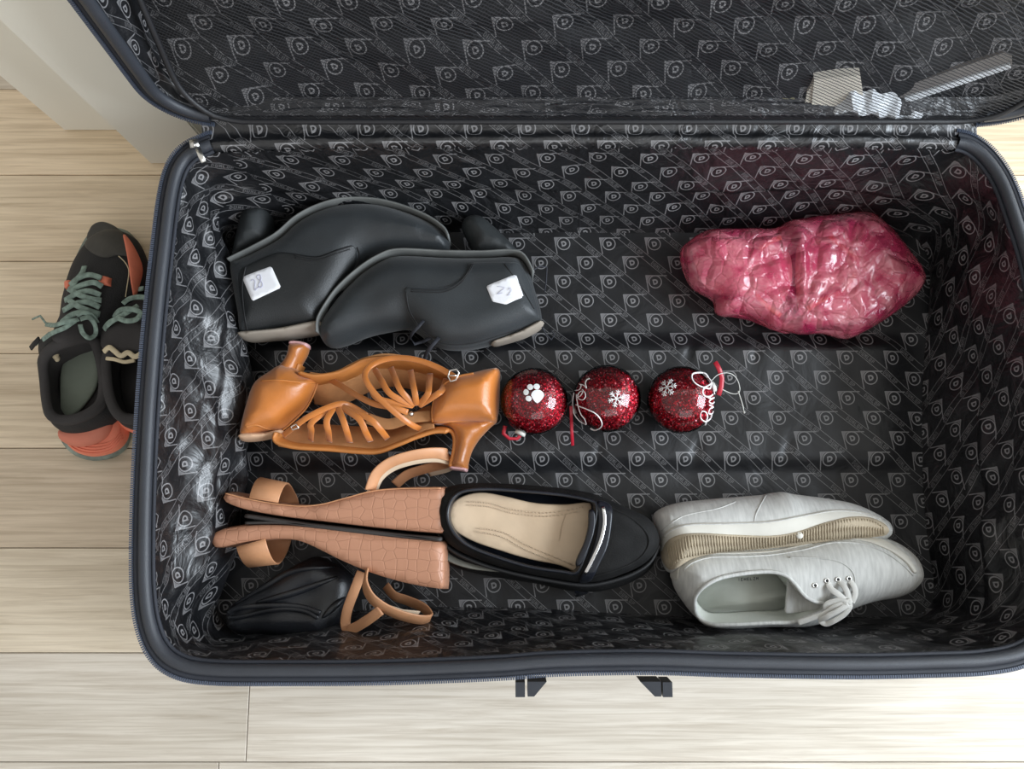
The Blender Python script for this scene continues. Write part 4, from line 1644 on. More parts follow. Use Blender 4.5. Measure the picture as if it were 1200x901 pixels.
rl = Relief([(509, 592), (514, 578), (530, 569), (555, 566), (600, 567), (650, 571), (690, 577), (712, 585), (735, 595), (758, 606), (770, 622), (771, 640), (757, 658), (735, 670), (705, 680), (680, 682), (645, 677), (600, 668), (560, 655), (530, 640), (514, 622), (508, 605)], zl, 0.024, 0.016, r=0.016, fn=fnl, g=0.004)
hole = rl.hole([(525, 596), (531, 583), (545, 575), (575, 573), (620, 576), (660, 580), (690, 586), (699, 592), (697, 612), (691, 635), (684, 655), (676, 671), (660, 670), (620, 664), (580, 652), (550, 640), (533, 626), (525, 610)])
rl.build('upper', M['suede_black'], l1, holes=[hole])
rl.bowl('inner_lining', hole, zl - 0.004, M['patent'], l1, shrink=0.03)
rl.rim('topline', hole, 0.0017, M['patent'], l1)
flat_poly('insole', [(527, 600), (532, 588), (546, 580), (565, 577), (590, 581), (625, 589), (660, 591), (690, 589), (693, 600), (690, 630), (684, 655), (676, 669), (655, 662), (620, 655), (580, 643), (552, 633), (534, 622), (527, 611)], zl + 0.0015, 0.002, M['beige_insole'], l1, fn=lambda x, y: 0.0016 * noise.noise(Vector((x * 40, y * 40, 4))))
ins_o = l1.children[-1]
mb = MB()
for pts in ([(548, 588), (575, 590), (600, 597), (640, 601), (684, 594)], [(548, 592), (575, 594), (600, 601), (640, 605), (680, 599)], [(560, 619), (590, 624), (620, 640), (655, 655), (676, 664)], [(558, 623), (588, 629), (618, 645), (650, 658)], [(663, 604), (658, 618), (656, 634)]):
    q = cat(pts, 10)
    for k in range(0, len(q) - 1, 1):
        a, b = q[k], q[k + 1]
        mb.tube([W(a[0], a[1], zl + 0.0040), W(a[0] * .4 + b[0] * .6, a[1] * .4 + b[1] * .6, zl + 0.0040)], 0.0005, 5)
mb.build('insole_stitching', M['strap_in'], ins_o)
rl.over('vamp_strap', [(700, 588), (716, 592), (717, 612), (712, 640), (702, 662), (692, 681), (679, 681), (688, 660), (697, 635), (701, 610)], 0.0022, M['patent'], l1, edge=0.0015, g=0.003)
rl.over('vamp_pad', [(690, 598), (697, 600), (697, 620), (691, 640), (683, 658), (676, 664), (675, 656), (684, 636), (689, 616)], 0.003, M['patent'], l1, edge=0.0015, g=0.003)
mb = MB()
mb.ribbon(rl.path([(707, 594), (708.5, 612), (704, 633), (696, 652), (686, 672)], 0.0035), 0.0036, 0.0018)
mb.build('silver_bar', M['silver'], l1)
mb = MB()
mb.tube(rl.path([(714, 594), (738, 606), (756, 622), (760, 638), (748, 655), (722, 668), (692, 676)], 0.0), 0.0012, 6)
mb.build('toe_seam', M['suede_black'], l1)
mb = MB()
mb.ribbon([W(a, b, zl - 0.005) for a, b in cat([(772, 638), (760, 659), (738, 673), (705, 683), (680, 685), (645, 680), (600, 671), (560, 659), (528, 643), (512, 622), (508, 600)], 6)], 0.014, 0.004, wdir=Vector((0, 0, 1)))
mb.build('sole_edge', M['black_rubber'], l1)

# ================================================================== grey plimsolls
g1 = thing('canvas_sneaker', 'pale grey canvas sneaker on its side, tan ribbed sole turned to the camera', 'shoe', W(900, 605, FB), 'pair of pale grey canvas sneakers')
zg = FB + 0.032
rg1 = Relief([(766, 608), (772, 597), (795, 589), (830, 585), (865, 582), (890, 580), (908, 577), (918, 576.5), (930, 579), (962, 583), (995, 589), (1020, 599), (1038, 611), (1041, 625), (1030, 634), (1000, 636), (950, 640), (900, 646), (850, 650), (815, 658), (795, 668), (782, 670), (775, 655), (773, 635)], zg, 0.036, 0.030, r=0.030, fn=lambda x, y: 0.0012 * noise.noise(Vector((x * 30, y * 30, 6))), g=0.004)
rg1.build('upper', M['canvas'], g1)
rg1.over('midsole', [(774, 640), (777, 627), (788, 618), (810, 613), (850, 612), (900, 610), (940, 603), (975, 597), (1005, 598), (1028, 605), (1038, 613), (1034, 622), (960, 630), (860, 634), (800, 646), (782, 658)], 0.0016, M['rubber_white'], g1, edge=0.0014)
outs = rg1.over('outsole', [(775, 652), (778, 638), (790, 628), (815, 624), (860, 626), (905, 627), (935, 622), (965, 612), (995, 605), (1020, 606), (1038, 615), (1040, 626), (1020, 630), (960, 637), (900, 643), (850, 647), (812, 655), (795, 665), (783, 667)], 0.0035, M['rubber_tan'], g1, edge=0.002)
mb = MB()
top = cat([(782, 640), (795, 632), (815, 627), (860, 629), (905, 630), (935, 625), (965, 615), (995, 608), (1020, 609), (1035, 617)], 12)
topr = resample(top, ds=3.4, closed=False)
botc = cat([(786, 664), (800, 655), (830, 649), (870, 645), (905, 641), (935, 636), (965, 633), (995, 631), (1020, 629), (1036, 626)], 12)
botr = resample(botc, n=len(topr) - 1, closed=False)
for k in range(len(topr)):
    a, b = topr[k], botr[min(k, len(botr) - 1)]
    mb.tube([rg1.on(a[0] * (1 - t) + b[0] * t, a[1] * (1 - t) + b[1] * t, 0.0042) for t in (0, .5, 1)], 0.00062, 5)
o = mb.build('tread_rib', M['tread'], outs)
o['kind'] = 'stuff'
mb = MB()
p = rg1.on(937, 627, 0.004)
mb.ball(p, 0.004, 0.004, 0.0015)
mb.build('sole_stud', M['rubber_white'], outs)
mb = MB()
mb.tube(rg1.path([(898, 580), (892, 590), (886, 602), (884, 611)], 0.0), 0.0005, 6)
mb.tube(rg1.path([(775, 622), (800, 605), (840, 596), (862, 588)], -0.0003), 0.0005, 6)
mb.tube(rg1.path([(778, 629), (790, 620), (810, 615), (850, 614), (900, 612), (940, 605), (975, 599), (1005, 600), (1030, 608)], 0.0016), 0.0006, 6)
mb.build('seam', M['canvas'], g1)

g2 = thing('canvas_sneaker', 'pale grey canvas sneaker with its white lace bow and open collar showing', 'shoe', W(930, 680, FB), 'pair of pale grey canvas sneakers')
zg = FB + 0.034


def fng(x, y):
    a = W(985, 690, zg + .03)
    return 0.001 * noise.noise(Vector((x * 30, y * 30, 7))) - 0.010 * math.exp(-((x - a.x) / 0.03) ** 2 - ((y - a.y + 0.02) / 0.02) ** 2)


rg2 = Relief([(787, 672), (790, 658), (803, 648), (830, 643), (870, 642), (905, 640), (940, 632), (975, 625), (1012, 625), (1044, 633), (1066, 648), (1076, 667), (1073, 683), (1054, 698), (1020, 705), (990, 716), (965, 728), (940, 734), (900, 734), (860, 736), (830, 734), (814, 722), (800, 705), (790, 688)], zg, 0.040, 0.032, r=0.034, fn=fng, g=0.004)
hole = rg2.hole([(814, 710), (816, 697), (828, 685), (848, 676), (880, 671), (905, 670), (922, 675), (933, 686), (944, 699), (956, 705), (966, 708), (964, 716), (948, 722), (930, 729), (900, 730), (860, 732), (832, 731), (818, 722)])
rg2.build('upper', M['canvas'], g2, holes=[hole])
rg2.bowl('inner_lining', hole, zg - 0.008, M['canvas_in'], g2, shrink=0.10, shift=(0.002, 0.006))
rg2.rim('collar_binding', hole, 0.0022, M['canvas'], g2)
rg2.over('foxing', [(786, 676), (789, 658), (803, 647), (830, 642), (870, 641), (905, 639), (940, 631), (975, 624), (1010, 624), (1040, 634), (1063, 650), (1074, 668), (1071, 672), (1060, 658), (1038, 643), (1008, 633), (975, 632), (940, 640), (905, 647), (870, 649), (832, 650), (808, 656), (797, 665), (794, 680)], 0.0025, M['rubber_white'], g2, edge=0.0016, g=0.003)
mb = MB()
mb.tube(rg2.path([(1070, 674), (1057, 661), (1036, 646.5), (1008, 637), (975, 636), (942, 644), (905, 650), (870, 652), (834, 653), (812, 659), (801, 668)], 0.0), 0.0009, 6)
mb.tube(rg2.path([(924, 653), (960, 654), (985, 659), (999, 670), (1002, 684), (998, 695)], 0.0), 0.0007, 6)
mb.build('seam', M['canvas'], g2)
# tongue
zt_ = zg + 0.020
tg = []
tongue_px = [(924, 677), (934, 686), (944, 698), (956, 705), (968, 706), (962, 712), (945, 717), (922, 719), (920, 708), (922, 692)]
flat_poly('tongue', tongue_px, zt_, 0.003, M['canvas'], g2, fn=lambda x, y: 0.003 * math.sin(x * 120))
mb = MB()
for (x, y) in ((955, 686), (969, 680.5), (982, 679), (995, 678)):
    p = rg2.on(x, y, 0.0006)
    mb.tube([p + Vector((0.0021 * math.cos(a), 0.0021 * math.sin(a), 0)) for a in np.linspace(0, 2 * math.pi, 12, endpoint=False)], 0.0007, 6, closed=True)
mb.build('eyelets', M['metal'], g2)
mb = MB()
for (x, y) in ((955, 686), (969, 680.5), (982, 679), (995, 678)):
    mb.ball(rg2.on(x, y, 0.0002), 0.0016, 0.0016, 0.0006)
mb.build('eyelet_holes', M['thread'], g2)
zt_ = zg + 0.038
for pts, w_ in (([(970, 682, 0), (974, 690, 4), (982, 696, 6), (990, 703, 6)], .0062), ([(983, 680, 0), (989, 687, 4), (993, 695, 6), (995, 704, 5)], .0062), ([(995, 679, 0), (1001, 688, 3), (1002, 697, 3), (998, 706, 2)], .006),
                ([(992, 704, 6), (996, 710, 7), (990, 719, 6), (978, 727, 4), (968, 731, 0), (962, 727, 0), (970, 722, 5), (983, 715, 8), (994, 708, 8)], .0055),
                ([(990, 706, 8), (978, 711, 6), (966, 719, 2), (952, 724, -2), (935, 730, -6)], .0055),
                ([(993, 706, 9), (984, 703, 7), (970, 707, 4), (968, 712, 2), (980, 708, 6)], .0052)):
    mb = MB()
    mb.ribbon([Vector(p) for p in cat([tuple(W(a, b, zt_ + c * 0.001)) for a, b, c in pts], 6)], w_, 0.0012)
    mb.build('lace', M['lace_white'], g2)
mb = MB()
mb.ball(W(994, 705, zt_ + 0.006), 0.0045, 0.004, 0.003)
mb.build('lace_knot', M['lace_white'], g2)
# faint maker's print inside the collar
mb = MB()
x = 866
for pat in ('I', 'E', 'H', 'E', 'L', 'Z', 'M'):
    yb = 677.5 - (x - 866) * 0.055
    for a, b in {'I': [((0, 0), (0, 3))], 'E': [((0, 0), (0, 3)), ((0, 0), (2, 0)), ((0, 1.5), (2, 1.5)), ((0, 3), (2, 3))], 'H': [((0, 0), (0, 3)), ((2, 0), (2, 3)), ((0, 1.5), (2, 1.5))], 'L': [((0, 0), (0, 3)), ((0, 3), (2, 3))], 'Z': [((0, 0), (2, 0)), ((2, 0), (0, 3)), ((0, 3), (2, 3))], 'M': [((0, 0), (0, 3)), ((2, 0), (2, 3)), ((0, 0), (1, 1.5)), ((1, 1.5), (2, 0))]}[pat]:
        mb.tube([W(x + a[0], yb + a[1], zg + 0.027), W(x + b[0], yb + b[1], zg + 0.026)], 0.0003, 4)
    x += 3.6 if pat != 'I' else 2.4
mb.build('maker_print', M['thread'], g2)

# ================================================================== pink bag
def bag_mat():
    m, t, b = new_mat('thin_pink_film')
    tc = t.nodes.new('ShaderNodeTexCoord')
    n1 = t.nodes.new('ShaderNodeTexNoise')
    n1.inputs['Scale'].default_value = 26
    n1.inputs['Detail'].default_value = 6
    n1.inputs['Distortion'].default_value = 1.5
    t.links.new(tc.outputs['Object'], n1.inputs['Vector'])
    vo = t.nodes.new('ShaderNodeTexVoronoi')
    vo.feature = 'DISTANCE_TO_EDGE'
    vo.inputs['Scale'].default_value = 30
    ad = t.nodes.new('ShaderNodeVectorMath')
    ad.operation = 'MULTIPLY_ADD'
    ad.inputs[1].default_value = (0.010, 0.010, 0.010)
    t.links.new(n1.outputs[1], ad.inputs[0])
    t.links.new(tc.outputs['Object'], ad.inputs[2])
    t.links.new(ad.outputs[0], vo.inputs['Vector'])
    v2 = t.nodes.new('ShaderNodeTexVoronoi')
    v2.feature = 'DISTANCE_TO_EDGE'
    v2.inputs['Scale'].default_value = 70
    t.links.new(ad.outputs[0], v2.inputs['Vector'])
    nt = NT(m)
    h = X(nt, vo.outputs[0]).mn(0.16) * 1.9 + X(nt, v2.outputs[0]).mn(0.12) * 0.5 + X(nt, n1.outputs[0]) * 0.18
    bp = t.nodes.new('ShaderNodeBump')
    bp.inputs['Strength'].default_value = 1.0
    bp.inputs['Distance'].default_value = 0.009
    t.links.new(h.k, bp.inputs['Height'])
    t.links.new(bp.outputs[0], b.inputs['Normal'])
    n4 = t.nodes.new('ShaderNodeTexNoise')
    n4.inputs['Scale'].default_value = 20
    n4.inputs['Detail'].default_value = 5
    n4.inputs['Distortion'].default_value = 2.0
    t.links.new(tc.outputs['Object'], n4.inputs['Vector'])
    rp_ = t.nodes.new('ShaderNodeValToRGB')
    rp_.color_ramp.elements[0].position = 0.40
    rp_.color_ramp.elements[0].color = (0.50, 0.03, 0.11, 1)
    rp_.color_ramp.elements[1].position = 0.60
    rp_.color_ramp.elements[1].color = (0.70, 0.20, 0.26, 1)
    t.links.new(n4.outputs[0], rp_.inputs[0])
    t.links.new(rp_.outputs[0], b.inputs['Base Color'])
    b.inputs['Roughness'].default_value = 0.22
    b.inputs['Specular IOR Level'].default_value = 1.0
    b.inputs['Coat Weight'].default_value = 1.0
    b.inputs['Coat Roughness'].default_value = 0.15
    tr = t.nodes.new('ShaderNodeBsdfTransparent')
    tr.inputs[0].default_value = (1.0, 0.50, 0.60, 1)
    ms = t.nodes.new('ShaderNodeMixShader')
    ms.inputs[0].default_value = 0.60
    t.links.new(tr.outputs[0], ms.inputs[1])
    t.links.new(b.outputs[0], ms.inputs[2])
    t.links.new(ms.outputs[0], t.nodes['Material Output'].inputs[0])
    return m


M['bag'] = bag_mat()
pb = thing('plastic_bag', 'crumpled translucent pink plastic bag wrapped around sandals by the far wall', 'bag', W(930, 320, FB))
zb = FB + 0.028


def rid(x, y, s_, seed):
    return 1 - 2 * abs(noise.noise(Vector((x * s_, y * s_, seed))))


def fnb(x, y):
    a, c = W(930, 290, .08), W(930, 370, .08)
    tie = math.exp(-((x - a.x) / 0.007) ** 2)
    r1 = rid(x + 0.3 * y, y * 1.3, 22, 1)
    r2 = rid(x - 0.4 * y, y, 48, 5)
    r3 = rid(x, y + .2 * x, 95, 9)
    ang = math.atan2(y - W(935, 385, .08).y, x - W(935, 385, .08).x)
    fan = math.sin(ang * 17) * 0.0018 * math.exp(-((x - a.x) / 0.05) ** 2)
    return 0.0050 * r1 + 0.0022 * r2 + 0.0005 * r3 + fan + 0.005 * tie


rb = Relief([(797, 296), (806, 284), (830, 271), (870, 270), (905, 269), (925, 260), (960, 255), (1000, 251), (1022, 253), (1042, 272), (1060, 295), (1076, 318), (1079, 336), (1062, 356), (1035, 376), (1005, 393), (990, 397), (965, 391), (940, 392), (922, 388), (905, 386), (880, 373), (842, 369), (835, 352), (812, 338), (801, 318)], zb, 0.030, 0.024, r=0.034, fn=fnb, g=0.0035)
rb.build('film', M['bag'], pb)
rb2 = Relief([(838, 352), (850, 348), (872, 352), (890, 360), (910, 374), (930, 386), (922, 391), (905, 386), (880, 376), (860, 372), (842, 369)], FB + 0.016, 0.020, 0.012, r=0.014, fn=lambda x, y: 0.006 * rid(x, y, 60, 3), g=0.0035)
rb2.build('tied_end', M['bag'], pb)
M['beige_in'] = mat('beige_wrapped_sole', (0.85, 0.72, 0.62), 0.6, vscale=25, var=0.25)
M['orange_strap'] = mat('orange_strap', (0.95, 0.50, 0.22), 0.5)
ws = thing('sandal', 'pale sandal with orange straps seen through the pink bag', 'sandal', W(930, 325, FB))
for px in ([(812, 300), (825, 284), (860, 280), (900, 283), (925, 300), (925, 340), (905, 365), (870, 352), (830, 340)], [(935, 285), (975, 268), (1010, 266), (1035, 290), (1062, 325), (1045, 350), (1010, 375), (970, 380), (938, 372)]):
    rr = Relief(px, FB + 0.026, 0.019, 0.012, r=0.035, g=0.006)
    rr.build('sole', M['beige_in'], ws)
for pts in ([(972, 276), (988, 290), (1005, 303)], [(945, 363), (965, 350), (985, 342), (1003, 320)], [(885, 345), (898, 358), (915, 370)], [(890, 292), (903, 283), (915, 278)]):
    mb = MB()
    mb.ribbon([W(a, b, FB + 0.0475) for a, b in cat(pts, 6)], 0.006, 0.002)
    mb.build('strap', M['orange_strap'], ws)

# ================================================================== baubles
def shell_mat():
    m, t, b = new_mat('clear_plastic_sphere')
    tr = t.nodes.new('ShaderNodeBsdfTransparent')
    gl = t.nodes.new('ShaderNodeBsdfGlossy')
    gl.inputs['Roughness'].default_value = 0.03
    fr = t.nodes.new('ShaderNodeFresnel')
    fr.inputs[0].default_value = 1.55
    ms = t.nodes.new('ShaderNodeMixShader')
    t.links.new(fr.outputs[0], ms.inputs[0])
    t.links.new(tr.outputs[0], ms.inputs[1])
    t.links.new(gl.outputs[0], ms.inputs[2])
    t.links.new(ms.outputs[0], t.nodes['Material Output'].inputs[0])
    return m


def glitter_mat(name, c):
    m = mat(name, c, 0.42, metal=0.45, var=0.3, vscale=300)
    return m


M['clear_shell'] = shell_mat()
GL = [glitter_mat('red_glitter', (0.85, 0.02, 0.05)), glitter_mat('dark_red_glitter', (0.40, 0.0, 0.02)), glitter_mat('pink_glitter', (1.0, 0.30, 0.36))]
BR = 0.0372
bc = [W(626, 470.5, FP + BR), W(711, 467, FP + BR), W(798, 468.5, FP + BR)]
blab = ['red glitter bauble with a white paw print, beside the tan dance sandal', 'middle red glitter bauble with one white snowflake and script on its left',
        'red glitter bauble with script letters on its right and a clear hanging thread']


def sph(c, px, py, lift=0.0003):
    d = ray(px, py).normalized()
    o = Vector((0, 0, CAM_H))
    rr = BR + lift
    oc = o - c
    b = oc.dot(d)
    disc = b * b - (oc.dot(oc) - rr * rr)
    if disc < 0:
        disc = 0
    return o + d * (-b - math.sqrt(disc))


glit_me = None


def glitter_mesh():
    global glit_me
    if glit_me:
        return glit_me
    rnd = random.Random(3)
    v, f, mi = [], [], []
    for k in range(6500):
        z = rnd.uniform(-1, 1)
        a = rnd.uniform(0, 2 * math.pi)
        q = math.sqrt(1 - z * z)
        nrm = Vector((q * math.cos(a), q * math.sin(a), z))
        c = nrm * (BR - rnd.uniform(0.0024, 0.0050))
        tn = (nrm + Vector((rnd.gauss(0, .45), rnd.gauss(0, .45), rnd.gauss(0, .45)))).normalized()
        e1 = tn.orthogonal().normalized()
        e1 = Matrix.Rotation(rnd.uniform(0, 6.28), 3, tn) @ e1
        e2 = tn.cross(e1)
        s_ = rnd.uniform(0.0007, 0.0015)
        b = len(v)
        v += [tuple(c + e1 * s_), tuple(c + e2 * s_ * .8), tuple(c - e1 * s_), tuple(c - e2 * s_ * .8)]
        f.append((b, b + 1, b + 2, b + 3))
        mi.append(rnd.choice([0, 0, 0, 0, 1, 1, 1, 2]))
    me = bpy.data.meshes.new('glitter')
    me.from_pydata(v, [], f)
    for m_ in GL:
        me.materials.append(m_)
    me.polygons.foreach_set('material_index', mi)
    me.update()
    glit_me = me
    return me


def uvsphere(r, seg=64, rings=32):
    mb = MB()
    mb.ball((0, 0, 0), r, seg=seg, rings=rings)
    return mb


shell_me = core_me = None
baub = []
for i, c in enumerate(bc):
    t = thing('bauble', blab[i], 'ornament', c, 'red glitter baubles in the middle of the suitcase')
    if shell_me is None:
        sm = uvsphere(BR)
        so = sm.build('clear_shell', M['clear_shell'], t)
        so.matrix_parent_inverse = Matrix.Identity(4)
        shell_me = so.data
        cm = uvsphere(BR - 0.0052, 40, 20)
        co = cm.build('core', M['red_core'], t)
        co.matrix_parent_inverse = Matrix.Identity(4)
        core_me = co.data
    else:
        so = bpy.data.objects.new('clear_shell', shell_me)
        co = bpy.data.objects.new('core', core_me)
        for o in (so, co):
            COL.objects.link(o)
            o.parent = t
    g_ = bpy.data.objects.new('glitter', glitter_mesh())
    COL.objects.link(g_)
    g_.parent = t
    g_.rotation_euler = (i * 1.1, i * 0.7, i * 2)
    g_['kind'] = 'stuff'
    baub.append(t)


def snowflake(t, c, px, py, rpx, rot):
    p0 = sph(c, px, py)
    nrm = (p0 - c).normalized()
    e1 = nrm.cross(Vector((0, 1, 0))).normalized()
    e2 = nrm.cross(e1).normalized()
    rad = rpx / FPX * 0.80

    def S(x, y):
        d = (p0 + e1 * x + e2 * y - c).normalized()
        return c + d * (BR + 0.0002)
    mb = MB()
    for k in range(6):
        a = rot + k * math.pi / 3
        ca_, sa_ = math.cos(a), math.sin(a)
        mb.tube([S(ca_ * rad * q, sa_ * rad * q) for q in (0.0, .25, .5, .75, 1.0)], 0.00060, 5)
        for q, l in ((0.42, 0.34), (0.68, 0.34)):
            for sg in (-1, 1):
                b = a + sg * R(50)
                mb.tube([S(ca_ * rad * q, sa_ * rad * q), S(ca_ * rad * q + math.cos(b) * rad * l, sa_ * rad * q + math.sin(b) * rad * l)], 0.0005, 5)
    mb.build('snowflake_decal', M['white_vinyl'], t)


def blob(mb, c, px, py, rx, ry, rot=0, shape=None):
    n_ = 20
    ctr = sph(c, px, py, 0.0006)
    pts = []
    for k in range(n_):
        a = 2 * math.pi * k / n_
        x, y = rx * math.cos(a), ry * math.sin(a)
        if shape:
            x, y = shape(a)
        xr, yr = x * math.cos(rot) - y * math.sin(rot), x * math.sin(rot) + y * math.cos(rot)
        pts.append(sph(c, px + xr, py + yr, 0.0003))
    mb.add([ctr] + pts, [(0, 1 + (k + 1) % n_, 1 + k) for k in range(n_)])


mb = MB()
for (x, y, rx, ry, ro) in ((616.5, 459.5, 3.2, 3.6, 0), (621.3, 453.5, 3.6, 3.4, .4), (629, 453, 3.8, 3.4, .3), (619.5, 467, 3.7, 3.2, .4)):
    blob(mb, bc[0], x, y, rx, ry, ro)


def heart(a):
    x = 7.6 * math.cos(a)
    y = 7.0 * math.sin(a)
    if y > 0:
        y *= 1.25
        x *= (1 - 0.45 * (y / 9))
    return x, y


blob(mb, bc[0], 630, 463.5, 7, 8, 0.05, heart)
mb.build('paw_decal', M['white_vinyl'], baub[0])
snowflake(baub[1], bc[1], 722.5, 467, 11, 0.3)
snowflake(baub[2], bc[2], 781.5, 453.5, 12, 0.15)


def script(t, c, strokes):
    mb = MB()
    for w_, pts in strokes:
        q = cat(pts, 8)
        mb.tube([sph(c, a, b) for a, b in q], w_ * 1.25, 6, flat=0.6)
    mb.build('script_lettering', M['white_vinyl'], t)


script(baub[1], bc[1], [
    (0.00075, [(692, 502), (697, 504), (703, 501.5), (705.5, 497), (703, 490), (697, 484), (690, 480.5), (684, 478), (678.5, 476), (675, 474)]),
    (0.0005, [(687, 497.5), (680, 494), (674, 487), (671.5, 480), (671.2, 470), (672.5, 460)]),
    (0.0005, [(687, 497), (685, 491), (681, 486), (678, 478), (676, 468), (675.5, 462)]),
    (0.0006, [(676, 465.5), (680, 464), (683, 459), (680.5, 458.5), (677.5, 462), (678, 467), (683, 468.5), (686, 465), (685.5, 460), (682, 456)]),
    (0.0006, [(674, 457.5), (679, 456.5), (681, 452), (679, 450), (684, 451.5), (687, 454.5), (686, 449), (687.5, 445), (691, 443.5)]),
])
script(baub[2], bc[2], [
    (0.0008, [(830, 442), (826, 437.5), (819, 436.5), (812, 438), (811, 443), (815, 449), (824, 453.5), (831, 451), (834, 448)]),
    (0.0008, [(834, 448), (832, 455), (826, 454.5), (823.5, 459), (826, 464), (832, 464.5), (835.5, 462)]),
    (0.0007, [(828, 464.5), (833, 467), (837, 466), (831, 470), (834.5, 473), (837, 471)]),
    (0.0007, [(831, 474.5), (836, 477), (832, 479), (830.5, 484), (834, 485), (836, 482)]),
    (0.0007, [(834, 486), (832, 491), (827, 494), (822, 491), (821, 486), (823, 482), (827, 483), (829, 488), (827.5, 494), (826.5, 498)]),
    (0.0005, [(828, 440), (833, 446), (836, 455), (837.5, 462)]),
])


def cap(t, px, py, c, dirv):
    d = Vector(dirv).normalized()
    mb = MB()
    p = c + d * (BR - 0.001)
    mb.tube([p, p + d * 0.004], 0.006, 16)
    mb.build('cap', M['clear'], t)
    return p + d * 0.004


cap(baub[0], 0, 0, bc[0], (-0.35, -0.8, 0.05))
mb = MB()
mb.tube(PZ([(592, 499, .075), (590, 508, .07), (597, 514, .066), (606, 514, .066), (612, 508, .066), (611, 503, .068)]), 0.0022, 8, flat=0.5)
mb.build('ribbon_loop', M['red_ribbon'], baub[0])
cap(baub[1], 0, 0, bc[1], (-0.9, -0.25, -0.3))
mb = MB()
mb.ribbon(PZ([(669, 476, .085), (669.5, 490, .07), (670, 505, .06), (671, 522, .055)]), 0.0036, 0.0012)
mb.build('ribbon_loop', M['red_ribbon'], baub[1])
cap(baub[2], 0, 0, bc[2], (0.85, 0.35, 0.0))
mb = MB()
mb.ribbon(PZ([(838, 424, .075), (843, 433, .073), (846, 443, .071), (845, 453, .07), (842, 463, .07)]), 0.0055, 0.0014)
mb.build('ribbon_loop', M['red_ribbon'], baub[2])
mb = MB()
mb.tube([Vector(p) for p in cat([tuple(W(*p)) for p in [(834, 446, .078), (840, 440, .076), (848, 437, .074), (857, 438, .07), (864, 445, .066), (867, 456, .062), (864, 461, .06), (857, 461, .06), (848, 457, .064), (841, 454, .068), (836, 450, .072)]], 6)], 0.0005, 6)
mb.tube([Vector(p) for p in cat([tuple(W(*p)) for p in [(865, 458, .062), (869, 470, .056), (871, 478, .053), (872, 484, .052)]], 6)], 0.0006, 6)
mb.ball(W(872, 483, .0525), 0.0014)
mb.build('hanging_thread', M['clear'], baub[2])

# ================================================================== trail shoes on the floor
def trail_laces(root, rel, strokes, w):
    for pts in strokes:
        mb = MB()
        mb.ribbon([rel.on(a, b, l * 0.001) for a, b, l in cat(pts, 6)], w, 0.0016)
        mb.build('lace', M['teal'], root)


t1 = thing('trail_shoe', 'black trail running shoe with coral heel and teal laces, fully visible on the floor', 'shoe', W(105, 400, 0), 'pair of black and coral trail running shoes')
so = Relief([(124, 268), (108, 274), (96, 292), (86, 318), (80, 350), (78, 400), (76, 440), (72, 490), (73, 515), (88, 533), (110, 540), (133, 536), (148, 524), (152, 505), (146, 470), (146, 430), (150, 390), (160, 350), (168, 320), (165, 292), (150, 271)], 0.011, 0.009, 0.0105, r=0.006, zmap=0.01)
so.build('outsole', M['teal_sole'], t1)
ms_ = Relief([(124, 272), (112, 274), (100, 295), (88, 320), (80, 350), (76, 400), (76, 440), (74, 490), (75, 512), (89, 529), (110, 535), (133, 530), (147, 518), (151, 500), (145, 470), (146, 430), (150, 390), (160, 350), (169, 320), (166, 296), (150, 282)], 0.028, 0.014, 0.012, r=0.014, zmap=0.028)
ms_.build('midsole', M['coral'], t1)
hc = Relief([(72, 515), (72, 503), (90, 498), (112, 490), (124, 478), (130, 488), (133, 500), (124, 515), (105, 523), (86, 523)], 0.040, 0.014, 0.02, r=0.012)
hc.build('heel_counter', M['coral_dark'], t1)
mb = MB()
for k in range(4):
    off = k * 3.2
    mb.tube(ms_.path([(74 + off * .4, 516 - off), (92, 528 - off), (112, 531 - off), (131, 526 - off), (144 - off * .3, 513 - off)], 0.0005), 0.0007, 6)
mb.build('heel_ridges', M['coral'], t1)


def fnt(x, y):
    a, b = W(118, 265, .05), W(100, 480, .09)
    t = ((x - a.x) * (b.x - a.x) + (y - a.y) * (b.y - a.y)) / ((b.x - a.x) ** 2 + (b.y - a.y) ** 2)
    return -0.030 * (1 - sstep(0.0, 0.62, t)) + 0.008 * math.exp(-((t - 0.62) / 0.12) ** 2) + 0.001 * noise.noise(Vector((x * 50, y * 50, 1)))


up = Relief([(118, 258), (96, 264), (78, 283), (66, 310), (60, 345), (59, 380), (45, 392), (38, 408), (41, 440), (44, 475), (47, 492), (60, 505), (85, 506), (110, 497), (125, 478), (128, 440), (127, 405), (134, 385), (148, 362), (158, 340), (160, 310), (152, 282), (140, 266)], 0.042, 0.052, 0.018, r=0.040, fn=fnt, zmap=0.075, g=0.004)
hole = up.hole([(48, 425), (60, 408), (80, 400), (104, 396), (112, 404), (119, 430), (121, 455), (116, 474), (98, 487), (76, 492), (58, 486), (50, 462)])
up.build('upper', M['trail_black'], t1, holes=[hole])
up.bowl('inner_lining', hole, 0.046, M['trail_collar'], t1, shrink=0.04)
up.rim('collar', hole, 0.0062, M['trail_collar'], t1, flat=0.8, lift=-0.002)
flat_poly('insole', [(72, 492), (71, 440), (76, 420), (80, 402), (104, 398), (112, 410), (116, 430), (112, 455), (96, 478), (82, 489)], 0.051, 0.004, M['sage'], t1)
up.over('toe_cap', [(100, 272), (108, 262), (120, 259), (136, 266), (150, 282), (155, 300), (147, 300), (136, 299), (124, 302), (110, 298), (98, 288), (97, 278)], 0.0022, M['trail_cap'], t1, edge=0.003)
up.over('side_panel', [(144, 274), (152, 281), (162, 298), (167, 314), (165, 330), (158, 350), (154, 335), (151, 312), (147, 290)], 0.003, M['coral'], t1, edge=0.002, g=0.003)
mb = MB()
